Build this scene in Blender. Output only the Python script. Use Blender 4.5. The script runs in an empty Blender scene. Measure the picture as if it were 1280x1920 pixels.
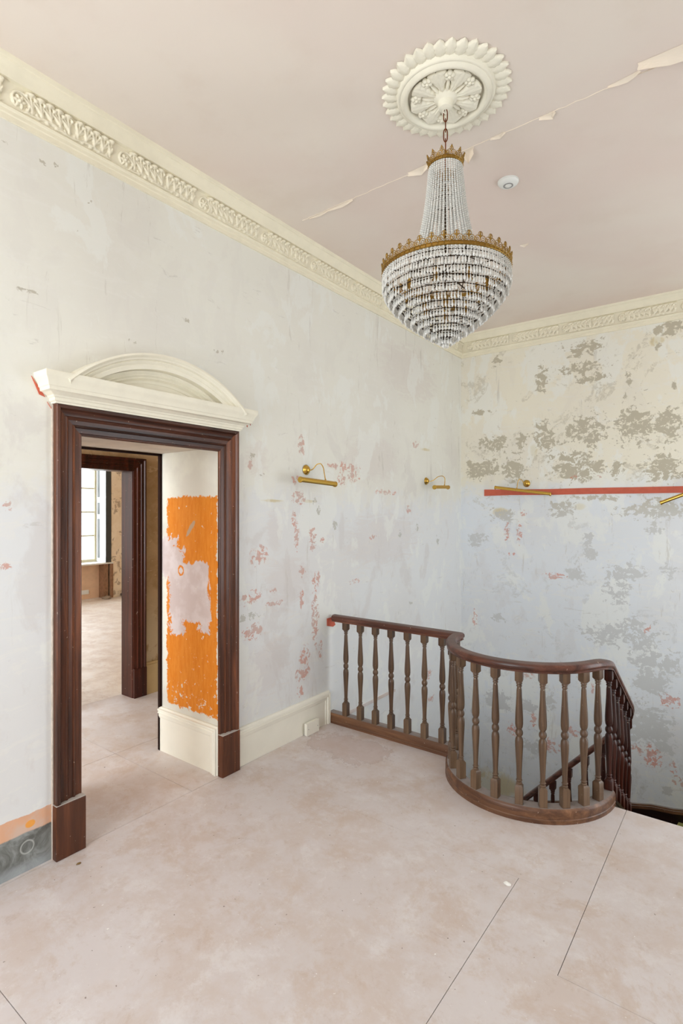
import bpy, bmesh, math, random
import numpy as np
from mathutils import Vector, Matrix

random.seed(7)
PI = math.pi
scene = bpy.context.scene
LP_REAR, LP_UP, LP_STAIR, LP_FAR, LP_PAS = 46, 15, 26, 42, 45
col = scene.collection

# ------------------------------------------------------------------ camera, world, light, exposure
F_PX, YAW, HY = 1020.27, 36.9866, 958.38
CAMX, CAMH = 2.5705, 1.6
cam_d = bpy.data.cameras.new('camera')
cam_d.sensor_fit = 'HORIZONTAL'
cam_d.sensor_width = 36.0
cam_d.lens = F_PX / 1280 * 36.0
cam_d.shift_y = (HY - 960) / 1280 * -1.0 * -1.0
cam_d.clip_start = 0.05
cam_o = bpy.data.objects.new('camera', cam_d)
col.objects.link(cam_o)
cam_o.location = (CAMX, 0, CAMH)
cam_o.rotation_euler = (PI / 2, 0, math.radians(YAW))
scene.camera = cam_o

scene.view_settings.view_transform = 'Standard'
scene.view_settings.look = 'None'
scene.view_settings.gamma = 1.0
scene.view_settings.use_curve_mapping = False
scene.view_settings.exposure = 0.82
scene.cycles.max_bounces = 8
scene.cycles.diffuse_bounces = 5
scene.cycles.glossy_bounces = 4
scene.cycles.transmission_bounces = 6
scene.cycles.caustics_reflective = False
scene.cycles.caustics_refractive = False
scene.cycles.use_denoising = True

w = bpy.data.worlds.new('overcast_sky')
scene.world = w
w.use_nodes = True
bg = w.node_tree.nodes['Background']
bg.inputs[0].default_value = (0.93, 0.97, 1.0, 1)
bg.inputs[1].default_value = 1.4


def window_light(name, loc, rot, sx, sy, power, color=(0.86, 0.945, 1.0)):
    """soft area light at a wall opening: overcast window daylight, also added fill"""
    d = bpy.data.lights.new(name, 'AREA')
    d.shape = 'RECTANGLE'
    d.size, d.size_y = sx, sy
    d.energy = power
    d.color = color
    o = bpy.data.objects.new(name, d)
    col.objects.link(o)
    o.location = loc
    o.rotation_euler = rot
    return o


WIN_REAR = [(0.25, 2.15), (3.1, 4.1)]
for (a_, b_), p_ in zip(WIN_REAR, (LP_REAR, LP_REAR * 0.25)):
    window_light('rear_window_daylight', ((a_ + b_) / 2, -1.86, 1.85), (PI / 2, 0, 0), b_ - a_, 2.4, p_)
window_light('rear_ceiling_fill', (0.85, -1.84, 1.1), (PI / 2 + 0.75, 0, 0.1), 1.1, 0.9, LP_UP, (0.93, 0.97, 1.0))  # added fill, tilted up to brighten the ceiling
window_light('stair_window_daylight', (4.66, 4.3, 1.2), (PI / 2, 0, PI / 2), 1.6, 2.6, LP_STAIR)
window_light('front_room_window_daylight', (-7.5, 4.75, 1.75), (PI / 2, 0, -PI / 2), 1.2, 2.3, LP_FAR)
window_light('front_room_second_window_daylight', (-7.5, 1.9, 1.75), (PI / 2, 0, -PI / 2), 1.2, 2.3, LP_FAR)

window_light('front_room_side_fill', (-4.6, -0.08, 1.75), (PI / 2, 0, 0.35), 1.8, 2.2, LP_FAR * 0.8)  # added fill to brighten the far window wall, side opening invented
window_light('passage_fill', (-1.13, -0.70, 1.75), (PI / 2, 0, 0), 0.8, 2.2, LP_PAS)  # added fill to lift the dark passage wall, opening invented


# ------------------------------------------------------------------ helpers
def tag(o, label=None, cat=None, group=None, kind=None):
    if label: o['label'] = label
    if cat: o['category'] = cat
    if group: o['group'] = group
    if kind: o['kind'] = kind
    return o


def link(name, me, m=None, parent=None, smooth=False):
    if m is not None and len(me.materials) == 0:
        me.materials.append(m)
    if smooth:
        me.polygons.foreach_set('use_smooth', [True] * len(me.polygons))
    o = bpy.data.objects.new(name, me)
    col.objects.link(o)
    if parent is not None: o.parent = parent
    return o


def empty(name, loc=(0, 0, 0)):
    o = bpy.data.objects.new(name, None)
    o.empty_display_size = 0.1
    col.objects.link(o)
    o.location = loc
    return o


class MB:
    """collects shapes into one mesh"""
    def __init__(s):
        s.v = []; s.f = []

    def add(s, vs, fs):
        n = len(s.v)
        s.v += [tuple(v) for v in vs]
        s.f += [tuple(i + n for i in f) for f in fs]
        return s

    def box(s, a, b):
        x0, y0, z0 = [min(p, q) for p, q in zip(a, b)]
        x1, y1, z1 = [max(p, q) for p, q in zip(a, b)]
        return s.add([(x0, y0, z0), (x1, y0, z0), (x1, y1, z0), (x0, y1, z0), (x0, y0, z1), (x1, y0, z1), (x1, y1, z1), (x0, y1, z1)],
                     [(0, 3, 2, 1), (4, 5, 6, 7), (0, 1, 5, 4), (1, 2, 6, 5), (2, 3, 7, 6), (3, 0, 4, 7)])

    def lathe(s, prof, seg=12, c=(0, 0, 0), closed=False, rot=0.0):
        vs = []; fs = []; n = len(prof)
        for i in range(seg):
            a = 2 * PI * i / seg + rot
            for r, z in prof:
                vs.append((c[0] + r * math.cos(a), c[1] + r * math.sin(a), c[2] + z))
        for i in range(seg):
            j = (i + 1) % seg
            for k in range(n if closed else n - 1):
                l = (k + 1) % n
                fs.append((i * n + k, j * n + k, j * n + l, i * n + l))
        if not closed:
            if prof[0][0] > 1e-5: fs.append(tuple(i * n for i in range(seg))[::-1])
            if prof[-1][0] > 1e-5: fs.append(tuple(i * n + n - 1 for i in range(seg)))
        return s.add(vs, fs)

    def tube(s, pts, r, seg=8, cap=True):
        pts = [Vector(p) for p in pts]
        rs = r if isinstance(r, (list, tuple)) else [r] * len(pts)
        vs = []; fs = []
        ref = None
        for i, p in enumerate(pts):
            t = (pts[min(i + 1, len(pts) - 1)] - pts[max(i - 1, 0)]).normalized()
            if ref is None:
                ref = Vector((0, 0, 1)) if abs(t.z) < 0.9 else Vector((1, 0, 0))
            u = (ref - t * ref.dot(t)).normalized(); ref = u
            v = t.cross(u)
            for k in range(seg):
                a = 2 * PI * k / seg
                vs.append(p + (u * math.cos(a) + v * math.sin(a)) * rs[i])
        for i in range(len(pts) - 1):
            for k in range(seg):
                l = (k + 1) % seg
                fs.append((i * seg + k, i * seg + l, (i + 1) * seg + l, (i + 1) * seg + k))
        if cap:
            fs.append(tuple(range(seg))[::-1])
            fs.append(tuple((len(pts) - 1) * seg + k for k in range(seg)))
        return s.add(vs, fs)

    def sweep(s, path, prof, up=(0, 0, 1), closed=False, caps=True):
        """prof: closed list of (side, up); side = up x tangent, mitred"""
        up = Vector(up); P = [Vector(p) for p in path]; n = len(P); m = len(prof)
        def side(a, b):
            t = b - a; t = t - up * t.dot(up)
            return up.cross(t).normalized()
        vs = []
        for i in range(n):
            if closed or 0 < i < n - 1:
                s1 = side(P[i - 1], P[i]); s2 = side(P[i], P[(i + 1) % n])
                sd = (s1 + s2).normalized(); sd = sd / max(0.3, sd.dot(s2))
            elif i == 0: sd = side(P[0], P[1])
            else: sd = side(P[-2], P[-1])
            for u, v in prof:
                vs.append(P[i] + sd * u + up * v)
        fs = []
        for i in range(n if closed else n - 1):
            j = (i + 1) % n
            for k in range(m):
                l = (k + 1) % m
                fs.append((i * m + k, j * m + k, j * m + l, i * m + l))
        if caps and not closed:
            fs.append(tuple(range(m))); fs.append(tuple((n - 1) * m + k for k in range(m))[::-1])
        return s.add(vs, fs)

    def mesh(s, name):
        me = bpy.data.meshes.new(name)
        me.from_pydata(s.v, [], s.f)
        bm = bmesh.new(); bm.from_mesh(me)
        bmesh.ops.recalc_face_normals(bm, faces=bm.faces)
        bm.to_mesh(me); bm.free()
        return me

    def build(s, name, m, parent=None, smooth=False, auto=None):
        me = s.mesh(name)
        if auto is not None:
            me.polygons.foreach_set('use_smooth', [True] * len(me.polygons))
            me.set_sharp_from_angle(angle=math.radians(auto))
        return link(name, me, m, parent, smooth)


def inst(name, me, parent, loc=(0, 0, 0), rot=(0, 0, 0), scl=(1, 1, 1)):
    o = bpy.data.objects.new(name, me)
    col.objects.link(o)
    o.parent = parent
    o.location = loc; o.rotation_euler = rot; o.scale = scl
    return o


# ------------------------------------------------------------------ materials
class NT:
    def __init__(s, name):
        s.m = bpy.data.materials.new(name); s.m.use_nodes = True
        s.t = s.m.node_tree; s.b = s.t.nodes['Principled BSDF']

    def n(s, kind, **kw):
        nd = s.t.nodes.new(kind)
        for k, v in kw.items(): setattr(nd, k, v)
        return nd

    def put(s, sock, v):
        if isinstance(v, bpy.types.NodeSocket): s.t.links.new(v, sock)
        elif isinstance(v, (tuple, list)) and len(v) == 3 and sock.type == 'RGBA': sock.default_value = (*v, 1)
        else: sock.default_value = v

    def math(s, op, a, b=0.0, c=None, clamp=False):
        nd = s.n('ShaderNodeMath', operation=op, use_clamp=clamp)
        s.put(nd.inputs[0], a); s.put(nd.inputs[1], b)
        if c is not None: s.put(nd.inputs[2], c)
        return nd.outputs[0]

    def mix(s, f, a, b, mode='MIX'):
        nd = s.n('ShaderNodeMix', data_type='RGBA', blend_type=mode)
        s.put(nd.inputs[0], f); s.put(nd.inputs[6], a); s.put(nd.inputs[7], b)
        return nd.outputs[2]

    def obj(s):
        return s.n('ShaderNodeTexCoord').outputs['Object']

    def map(s, v, scale=(1, 1, 1), loc=(0, 0, 0), rot=(0, 0, 0)):
        nd = s.n('ShaderNodeMapping')
        s.put(nd.inputs[0], v); nd.inputs['Scale'].default_value = scale
        nd.inputs['Location'].default_value = loc; nd.inputs['Rotation'].default_value = rot
        return nd.outputs[0]

    def noise(s, v, scale, detail=4, rough=0.55, dist=0.0):
        nd = s.n('ShaderNodeTexNoise')
        s.put(nd.inputs['Vector'], v); nd.inputs['Scale'].default_value = scale
        nd.inputs['Detail'].default_value = detail; nd.inputs['Roughness'].default_value = rough
        nd.inputs['Distortion'].default_value = dist
        return nd.outputs['Fac']

    def step(s, v, lo, hi, a=0.0, b=1.0):
        nd = s.n('ShaderNodeMapRange', interpolation_type='SMOOTHSTEP')
        s.put(nd.inputs[0], v)
        nd.inputs[1].default_value = lo; nd.inputs[2].default_value = hi
        nd.inputs[3].default_value = a; nd.inputs[4].default_value = b
        return nd.outputs[0]

    def sep(s, v):
        nd = s.n('ShaderNodeSeparateXYZ'); s.put(nd.inputs[0], v); return nd.outputs

    def bump(s, h, strength=0.3, dist=0.01, nrm=None):
        nd = s.n('ShaderNodeBump'); s.put(nd.inputs['Height'], h)
        nd.inputs['Strength'].default_value = strength; nd.inputs['Distance'].default_value = dist
        if nrm is not None: s.put(nd.inputs['Normal'], nrm)
        s.t.links.new(nd.outputs[0], s.b.inputs['Normal'])
        return nd.outputs[0]

    def out(s, color=None, rough=None, metal=None, spec=None):
        if color is not None: s.put(s.b.inputs['Base Color'], color)
        if rough is not None: s.put(s.b.inputs['Roughness'], rough)
        if metal is not None: s.b.inputs['Metallic'].default_value = metal
        if spec is not None: s.b.inputs['Specular IOR Level'].default_value = spec
        return s.m


def plain(name, c, rough=0.6, metal=0.0, var=0.06, scale=8.0, spec=0.4, bump=0.0):
    t = NT(name); o = t.obj(); nz = t.noise(o, scale, 5)
    c2 = tuple(max(0, x * (1 - 4 * var)) for x in c)
    t.out(t.mix(t.step(nz, 0.35, 0.75), c, c2), rough, metal, spec)
    if bump: t.bump(t.noise(o, scale * 6, 3), bump, 0.004)
    return t.m


def srgb(r, g, b):
    f = lambda c: (c / 255 / 12.92) if c / 255 <= 0.04045 else ((c / 255 + 0.055) / 1.055) ** 2.4
    return (f(r), f(g), f(b))


def wall_mat(name, upper, lower, zsplit, grey, grey2, red, chips=0.63, cement=False, rag=3.8, off=0.0):
    t = NT(name); o = t.obj(); x, y, z = t.sep(o)
    at = t.n('ShaderNodeAttribute', attribute_name='marks')
    r, g, b = t.sep(at.outputs['Vector']); al = at.outputs['Alpha']
    n_big = t.noise(o, 1.1, 4, 0.5); n_mid = t.noise(o, 7, 6, 0.65, 0.4); n_fine = t.noise(o, 26, 5, 0.7, 0.5)
    n_pat = t.noise(t.map(o, (1, 1, 1.35), (2, 1, 4)), 8.5, 7, 0.68, 1.1)
    # paint: warm light above and cool light below put into the colour, ragged join
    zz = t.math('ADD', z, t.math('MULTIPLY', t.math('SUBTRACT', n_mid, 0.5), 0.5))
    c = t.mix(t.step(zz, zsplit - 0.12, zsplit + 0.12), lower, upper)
    c = t.mix(t.math('MULTIPLY', t.step(n_big, 0.42, 0.68), 0.28), c, srgb(214, 208, 203), 'MIX')
    # scraped smears
    sm = t.noise(t.map(o, (1.5, 1.5, 5.0), rot=(0.35, 0.2, 0.1)), 3.2, 6, 0.7, 1.2)
    c = t.mix(t.math('MULTIPLY', t.step(sm, 0.52, 0.62), 0.35), c, srgb(232, 230, 224))
    bb = t.math('ADD', b, t.math('MULTIPLY', t.math('SUBTRACT', sm, 0.5), 1.6))
    c = t.mix(t.math('MULTIPLY', t.step(bb, 0.45, 0.85), 0.26), c, srgb(206, 192, 188))
    bl = t.math('ADD', al, t.math('MULTIPLY', t.math('SUBTRACT', n_mid, 0.5), 1.2))
    c = t.mix(t.math('MULTIPLY', t.step(bl, 0.3, 0.8), 0.75), c, srgb(206, 190, 142))
    # clouds of white filler over the greyish undercoat, vertical trowel drags and scratches
    cl = t.noise(t.map(o, (1, 1, 0.62), (4, 0, 3)), 3.1, 7, 0.62, 0.35)
    c = t.mix(t.math('MULTIPLY', t.step(cl, 0.44, 0.36), t.step(z, 2.5, 1.7, 0.12, 0.36 if cement else 0.22)), c, srgb(206, 199, 196))
    c = t.mix(t.math('MULTIPLY', t.step(cl, 0.53, 0.58), 0.55), c, srgb(234, 235, 230))
    dr = t.noise(t.map(o, (16, 16, 2.2), rot=(0.06, 0.05, 0)), 1.0, 7, 0.72, 0.5)
    c = t.mix(t.math('MULTIPLY', t.math('MULTIPLY', t.step(dr, 0.60, 0.66), t.step(n_big, 0.42, 0.55)), 0.45), c, srgb(190, 184, 174))
    dh = t.noise(t.map(o, (5, 5, 22), (3, 1, 7), rot=(0.25, 0.1, 0)), 1.0, 7, 0.74, 0.8)
    c = t.mix(t.math('MULTIPLY', t.math('MULTIPLY', t.step(dh, 0.62, 0.68), t.step(n_big, 0.55, 0.45)), 0.40), c, srgb(188, 184, 176))
    # faint grey haze of thin filler
    fz = t.math('MULTIPLY', t.step(t.noise(o, 4.2, 7, 0.72, 0.8), 0.56, 0.60), t.step(n_fine, 0.40, 0.55))
    gcol = t.mix(t.step(z, 1.3, 2.0), grey2, grey)
    if chips < 0.62:
        c = t.mix(t.math('MULTIPLY', fz, 0.5), c, gcol)
    if not cement: r = t.math('ADD', r, t.step(z, 0.55, -0.3, 0.0, 0.16))
    v = t.math('ADD', r, t.math('MULTIPLY', t.math('SUBTRACT', t.mix(0.4, n_pat, n_fine), 0.5), rag))
    gm = t.step(v, 0.50 + off, 0.60 + off)
    if cement: gm = t.math('MULTIPLY', gm, t.step(r, 0.08, 0.25))
    c = t.mix(gm, c, gcol)
    # small random chips
    ch = t.noise(t.map(o, (1, 1, 0.8), (3, 7, 2)), 19, 6, 0.75, 0.6)
    cm = t.math('MULTIPLY', t.step(ch, chips + 0.05, chips + 0.09), t.step(n_big, 0.40, 0.52))
    c = t.mix(t.math('MULTIPLY', cm, 0.6), c, t.mix(0.5, gcol, srgb(165, 152, 132)))
    v2 = t.math('ADD', g, t.math('MULTIPLY', t.math('SUBTRACT', n_fine, 0.5), 4.5))
    rm = t.math('MULTIPLY', t.step(v2, 0.50, 0.64), t.step(g, 0.08, 0.25))
    c = t.mix(t.math('MULTIPLY', rm, 0.68), c, t.mix(t.step(n_mid, 0.4, 0.6), red, srgb(196, 158, 146)))
    ch2 = t.noise(t.map(o, (1, 1, 0.7), (11, 3, 5)), 27, 5, 0.75, 0.3)
    cm2 = t.math('MULTIPLY', t.math('MULTIPLY', t.step(ch2, 0.705, 0.72), t.step(z, 2.1, 1.8)), t.step(n_big, 0.46, 0.56))
    c = t.mix(t.math('MULTIPLY', cm2, 0.7), c, red)
    h = t.math('SUBTRACT', 1.0, t.math('ADD', gm, t.math('ADD', rm, cm)))
    if cement:   # bare bands where the skirting was taken off, left of the doorway
        zb = t.math('ADD', z, t.math('MULTIPLY', t.math('SUBTRACT', n_mid, 0.5), 0.03))
        left = t.step(y, 1.207, 1.203)
        cem = t.mix(t.step(t.noise(o, 9, 6, 0.7, 1.0), 0.35, 0.7), srgb(98, 98, 94), srgb(150, 154, 152))
        dn = t.step(zb, 0.06, 0.02)
        cem = t.mix(t.math('MULTIPLY', dn, 0.6), cem, srgb(172, 178, 182))
        pe = t.mix(t.step(t.noise(o, 6, 5, 0.6), 0.45, 0.62), srgb(222, 172, 140), srgb(214, 184, 166))
        # round orange filler spot and a chalk ring scratched on the cement
        dy = t.math('SUBTRACT', y, 1.105); dz = t.math('SUBTRACT', z, 0.205)
        dd = t.math('SQRT', t.math('ADD', t.math('MULTIPLY', dy, dy), t.math('MULTIPLY', t.math('MULTIPLY', dz, dz), 1.7)))
        pe = t.mix(t.step(dd, 0.024, 0.018), pe, srgb(240, 165, 78))
        dy = t.math('SUBTRACT', y, 1.092); dz = t.math('SUBTRACT', z, 0.108)
        dd = t.math('SQRT', t.math('ADD', t.math('MULTIPLY', dy, dy), t.math('MULTIPLY', dz, dz)))
        ring = t.math('MULTIPLY', t.step(dd, 0.022, 0.027), t.step(dd, 0.033, 0.028))
        cem = t.mix(t.math('MULTIPLY', ring, 0.6), cem, srgb(196, 198, 194))
        c = t.mix(t.math('MULTIPLY', left, t.step(zb, 0.256, 0.252)), c, pe)
        c = t.mix(t.math('MULTIPLY', left, t.step(zb, 0.175, 0.168)), c, cem)
    t.bump(t.math('ADD', h, t.math('MULTIPLY', n_mid, 0.4)), 0.25, 0.004)
    return t.out(c, 0.62, spec=0.3)


def wood_mat(name, dark, mid, light, axis='z', rough=0.3, dust=0.0, scale=1.0, coat=0.08):
    t = NT(name); o = t.obj()
    s = {'x': (1.5, 24, 24), 'y': (24, 1.5, 24), 'z': (24, 24, 1.3)}[axis]
    s = tuple(k * scale for k in s)
    n1 = t.noise(t.map(o, s), 1.0, 6, 0.6, 0.6); n2 = t.noise(t.map(o, tuple(k * 3 for k in s)), 1.0, 4, 0.6)
    ri = t.n('ShaderNodeObjectInfo').outputs['Random']
    c = t.mix(t.step(n1, 0.34, 0.62), dark, mid)
    c = t.mix(t.math('MULTIPLY', t.step(n1, 0.55, 0.75), 0.8), c, light)
    c = t.mix(t.math('MULTIPLY', t.step(n2, 0.45, 0.7), 0.35), c, dark)
    c = t.mix(t.math('MULTIPLY', ri, 0.25), c, light)
    sp = t.noise(o, 60, 3, 0.6)
    c = t.mix(t.math('MULTIPLY', t.step(sp, 0.70, 0.74), 0.7), c, srgb(205, 185, 165))
    rr = rough
    if dust:
        nz = t.n('ShaderNodeNewGeometry').outputs['Normal']
        up = t.sep(nz)[2]
        du = t.math('MULTIPLY', t.step(up, 0.55, 0.95), t.step(t.noise(o, 14, 5), 0.25, 0.55, 0.6, 1.0))
        c = t.mix(t.math('MULTIPLY', du, dust), c, srgb(150, 143, 140))
        rr = t.math('ADD', rough, t.math('MULTIPLY', du, 0.5))
    t.b.inputs['Coat Weight'].default_value = coat
    t.b.inputs['Coat Roughness'].default_value = 0.15
    t.bump(n2, 0.08, 0.002)
    return t.out(c, rr, spec=0.32)


M = {}
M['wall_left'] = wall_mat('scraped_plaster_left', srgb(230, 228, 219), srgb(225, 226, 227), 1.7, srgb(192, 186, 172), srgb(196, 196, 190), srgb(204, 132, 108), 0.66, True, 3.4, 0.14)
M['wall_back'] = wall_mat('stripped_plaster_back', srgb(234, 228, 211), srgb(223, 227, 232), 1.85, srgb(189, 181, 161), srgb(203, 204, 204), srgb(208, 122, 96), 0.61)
M['white'] = plain('old_white_paint', srgb(225, 222, 214), 0.6, var=0.02)
M['cream'] = plain('cream_gloss_paint', srgb(240, 236, 223), 0.42, var=0.012, scale=5)
M['plaster_cream'] = plain('cream_plaster', srgb(238, 232, 214), 0.6, var=0.012, scale=14, bump=0.12)
M['cornice'] = plain('aged_cream_cornice', srgb(238, 230, 207), 0.62, var=0.015, scale=9, bump=0.15)
M['mahogany'] = wood_mat('varnished_mahogany', srgb(46, 25, 17), srgb(94, 53, 34), srgb(140, 82, 50), 'z', 0.34)
M['mahogany_y'] = wood_mat('varnished_mahogany_lintel', srgb(42, 23, 17), srgb(80, 46, 33), srgb(112, 66, 46), 'y', 0.34)
M['mahogany_deep'] = wood_mat('deep_mahogany', srgb(36, 14, 10), srgb(72, 32, 22), srgb(100, 50, 34), 'z', 0.3)
M['rail'] = wood_mat('handrail_mahogany', srgb(58, 33, 26), srgb(96, 58, 46), srgb(130, 86, 68), 'x', 0.3, dust=0.35)
M['baluster'] = wood_mat('baluster_wood', srgb(66, 46, 36), srgb(106, 82, 62), srgb(138, 112, 86), 'z', 0.36, dust=0.3)
M['base'] = wood_mat('base_rail_wood', srgb(74, 46, 33), srgb(116, 80, 56), srgb(146, 104, 74), 'x', 0.42, dust=0.85, coat=0.1)
M['dark_wood'] = wood_mat('dark_stair_wood', srgb(22, 12, 11), srgb(40, 22, 19), srgb(58, 32, 27), 'x', 0.3)
M['brass'] = NT('aged_brass').out(srgb(206, 168, 82), 0.27, 1.0)
M['bronze'] = NT('dull_gilt_bronze').out(srgb(158, 124, 62), 0.40, 1.0)
M['copper'] = NT('coppery_chain').out(srgb(128, 72, 44), 0.4, 1.0)
M['wire'] = plain('dark_brass_wire', srgb(60, 44, 26), 0.4, 0.7)
M['red'] = plain('terracotta_red_paint', srgb(200, 96, 72), 0.6, var=0.03, scale=20)
M['plastic'] = plain('white_plastic', srgb(232, 232, 228), 0.35, var=0.0)
M['grey_plastic'] = plain('grey_plastic', srgb(150, 148, 146), 0.4, var=0.0)
M['brown_wall'] = None


def brown_wall():
    t = NT('stripped_brown_plaster'); o = t.obj()
    n1 = t.noise(o, 5, 6, 0.65, 0.8); n2 = t.noise(t.map(o, (2, 2, 6)), 5, 6, 0.7, 0.6)
    c = t.mix(t.step(n1, 0.35, 0.65), srgb(184, 158, 122), srgb(204, 180, 146))
    c = t.mix(t.math('MULTIPLY', t.step(n2, 0.60, 0.64), 0.7), c, srgb(226, 210, 180))
    z = t.sep(o)[2]
    c = t.mix(t.math('MULTIPLY', t.step(z, 1.0, 0.5), t.step(n1, 0.4, 0.5)), c, srgb(214, 200, 172))
    t.bump(n2, 0.2, 0.004)
    return t.out(c, 0.7)


def far_wall():
    t = NT('stripped_peach_plaster'); o = t.obj()
    n1 = t.noise(o, 3, 6, 0.65, 0.8); n2 = t.noise(o, 6, 6, 0.7, 0.6)
    c = t.mix(t.step(n1, 0.3, 0.7), srgb(236, 220, 196), srgb(224, 202, 172))
    c = t.mix(t.math('MULTIPLY', t.step(n2, 0.56, 0.60), 0.8), c, srgb(160, 140, 118))
    return t.out(c, 0.8)


M['brown_wall'] = brown_wall()
M['far_wall'] = far_wall()


def floor_mat(name, base, dusty):
    t = NT(name); o = t.obj()
    n1 = t.noise(o, 0.9, 5, 0.6, 0.5); n2 = t.noise(o, 3.5, 8, 0.75, 0.2); n3 = t.noise(o, 30, 5, 0.7)
    c = t.mix(t.step(n1, 0.35, 0.7), base, dusty)
    c = t.mix(t.math('MULTIPLY', t.step(n2, 0.42, 0.62), 0.55), c, srgb(202, 184, 172))
    # trodden scuffs and plaster dust
    s1 = t.noise(t.map(o, (1, 1, 1), (5, 2, 0)), 10, 8, 0.82, 0.3)
    c = t.mix(t.math('MULTIPLY', t.step(s1, 0.54, 0.66), 0.34), c, srgb(184, 162, 146))
    s2 = t.noise(t.map(o, (1, 1, 1), (9, 4, 0)), 5.0, 9, 0.8, 0.15)
    c = t.mix(t.math('MULTIPLY', t.step(s2, 0.50, 0.66), 0.50), c, srgb(226, 221, 220))
    x, y, z = t.sep(o)
    s3 = t.noise(t.map(o, (1, 1, 1), (1, 7, 0)), 2.4, 8, 0.78, 0.25)
    c = t.mix(t.math('MULTIPLY', t.step(s3, 0.52, 0.62), 0.40), c, srgb(196, 172, 152))
    dx = t.math('DIVIDE', t.math('SUBTRACT', x, 0.40), 0.30); dy = t.math('DIVIDE', t.math('SUBTRACT', y, 2.98), 0.20)
    bd = t.math('SQRT', t.math('ADD', t.math('MULTIPLY', dx, dx), t.math('MULTIPLY', dy, dy)))
    bd = t.math('ADD', bd, t.math('MULTIPLY', t.math('SUBTRACT', s3, 0.5), 4.5))
    c = t.mix(t.math('MULTIPLY', t.step(bd, 1.0, 0.85), 0.45), c, srgb(188, 162, 150))
    rim = t.math('MULTIPLY', t.step(bd, 0.86, 0.92), t.step(bd, 1.0, 0.94))
    c = t.mix(t.math('MULTIPLY', rim, 0.30), c, srgb(150, 124, 110))
    sp = t.noise(o, 85, 2, 0.5)
    c = t.mix(t.step(sp, 0.735, 0.75), c, srgb(236, 232, 228))
    c = t.mix(t.math('MULTIPLY', t.step(t.noise(o, 48, 2, 0.5), 0.26, 0.24), 0.8), c, srgb(122, 104, 92))
    c = t.mix(t.step(t.noise(o, 34, 2, 0.5), 0.765, 0.78), c, srgb(240, 236, 232))
    t.bump(t.math('ADD', t.math('MULTIPLY', n3, 0.6), n2), 0.08, 0.004)
    return t.out(c, t.step(n2, 0.3, 0.7, 0.42, 0.6), spec=0.4)


M['floor'] = floor_mat('dusty_pink_hardboard', srgb(210, 200, 197), srgb(217, 209, 208))
M['floor_far'] = floor_mat('dusty_pale_floor', srgb(226, 216, 206), srgb(236, 230, 224))


def ceiling_mat():
    t = NT('faded_pink_ceiling'); o = t.obj()
    n1 = t.noise(o, 0.7, 4, 0.5, 0.3); n2 = t.noise(o, 3, 5, 0.6)
    c = t.mix(t.step(n1, 0.35, 0.65), srgb(230, 219, 208), srgb(226, 209, 199))
    c = t.mix(t.math('MULTIPLY', t.step(n2, 0.5, 0.75), 0.3), c, srgb(218, 202, 188))
    t.bump(t.noise(o, 5, 6, 0.7), 0.05, 0.006)
    return t.out(c, 0.8, spec=0.2)


M['ceiling'] = ceiling_mat()
t = NT('flaked_paint_white'); M['flake'] = t.out(srgb(240, 226, 208), 0.7)
t = NT('crystal_glass')
t.b.inputs['Transmission Weight'].default_value = 0.32
t.b.inputs['IOR'].default_value = 1.5
M['crystal'] = t.out((0.95, 0.935, 0.885), 0.10, spec=0.9)
t = NT('window_glass')
tr = t.n('ShaderNodeBsdfTransparent'); gl = t.n('ShaderNodeBsdfGlossy'); gl.inputs['Roughness'].default_value = 0.02
mx = t.n('ShaderNodeMixShader'); mx.inputs[0].default_value = 0.06
t.t.links.new(tr.outputs[0], mx.inputs[1]); t.t.links.new(gl.outputs[0], mx.inputs[2])
t.t.links.new(mx.outputs[0], t.t.nodes['Material Output'].inputs['Surface'])
M['glass'] = t.m


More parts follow.
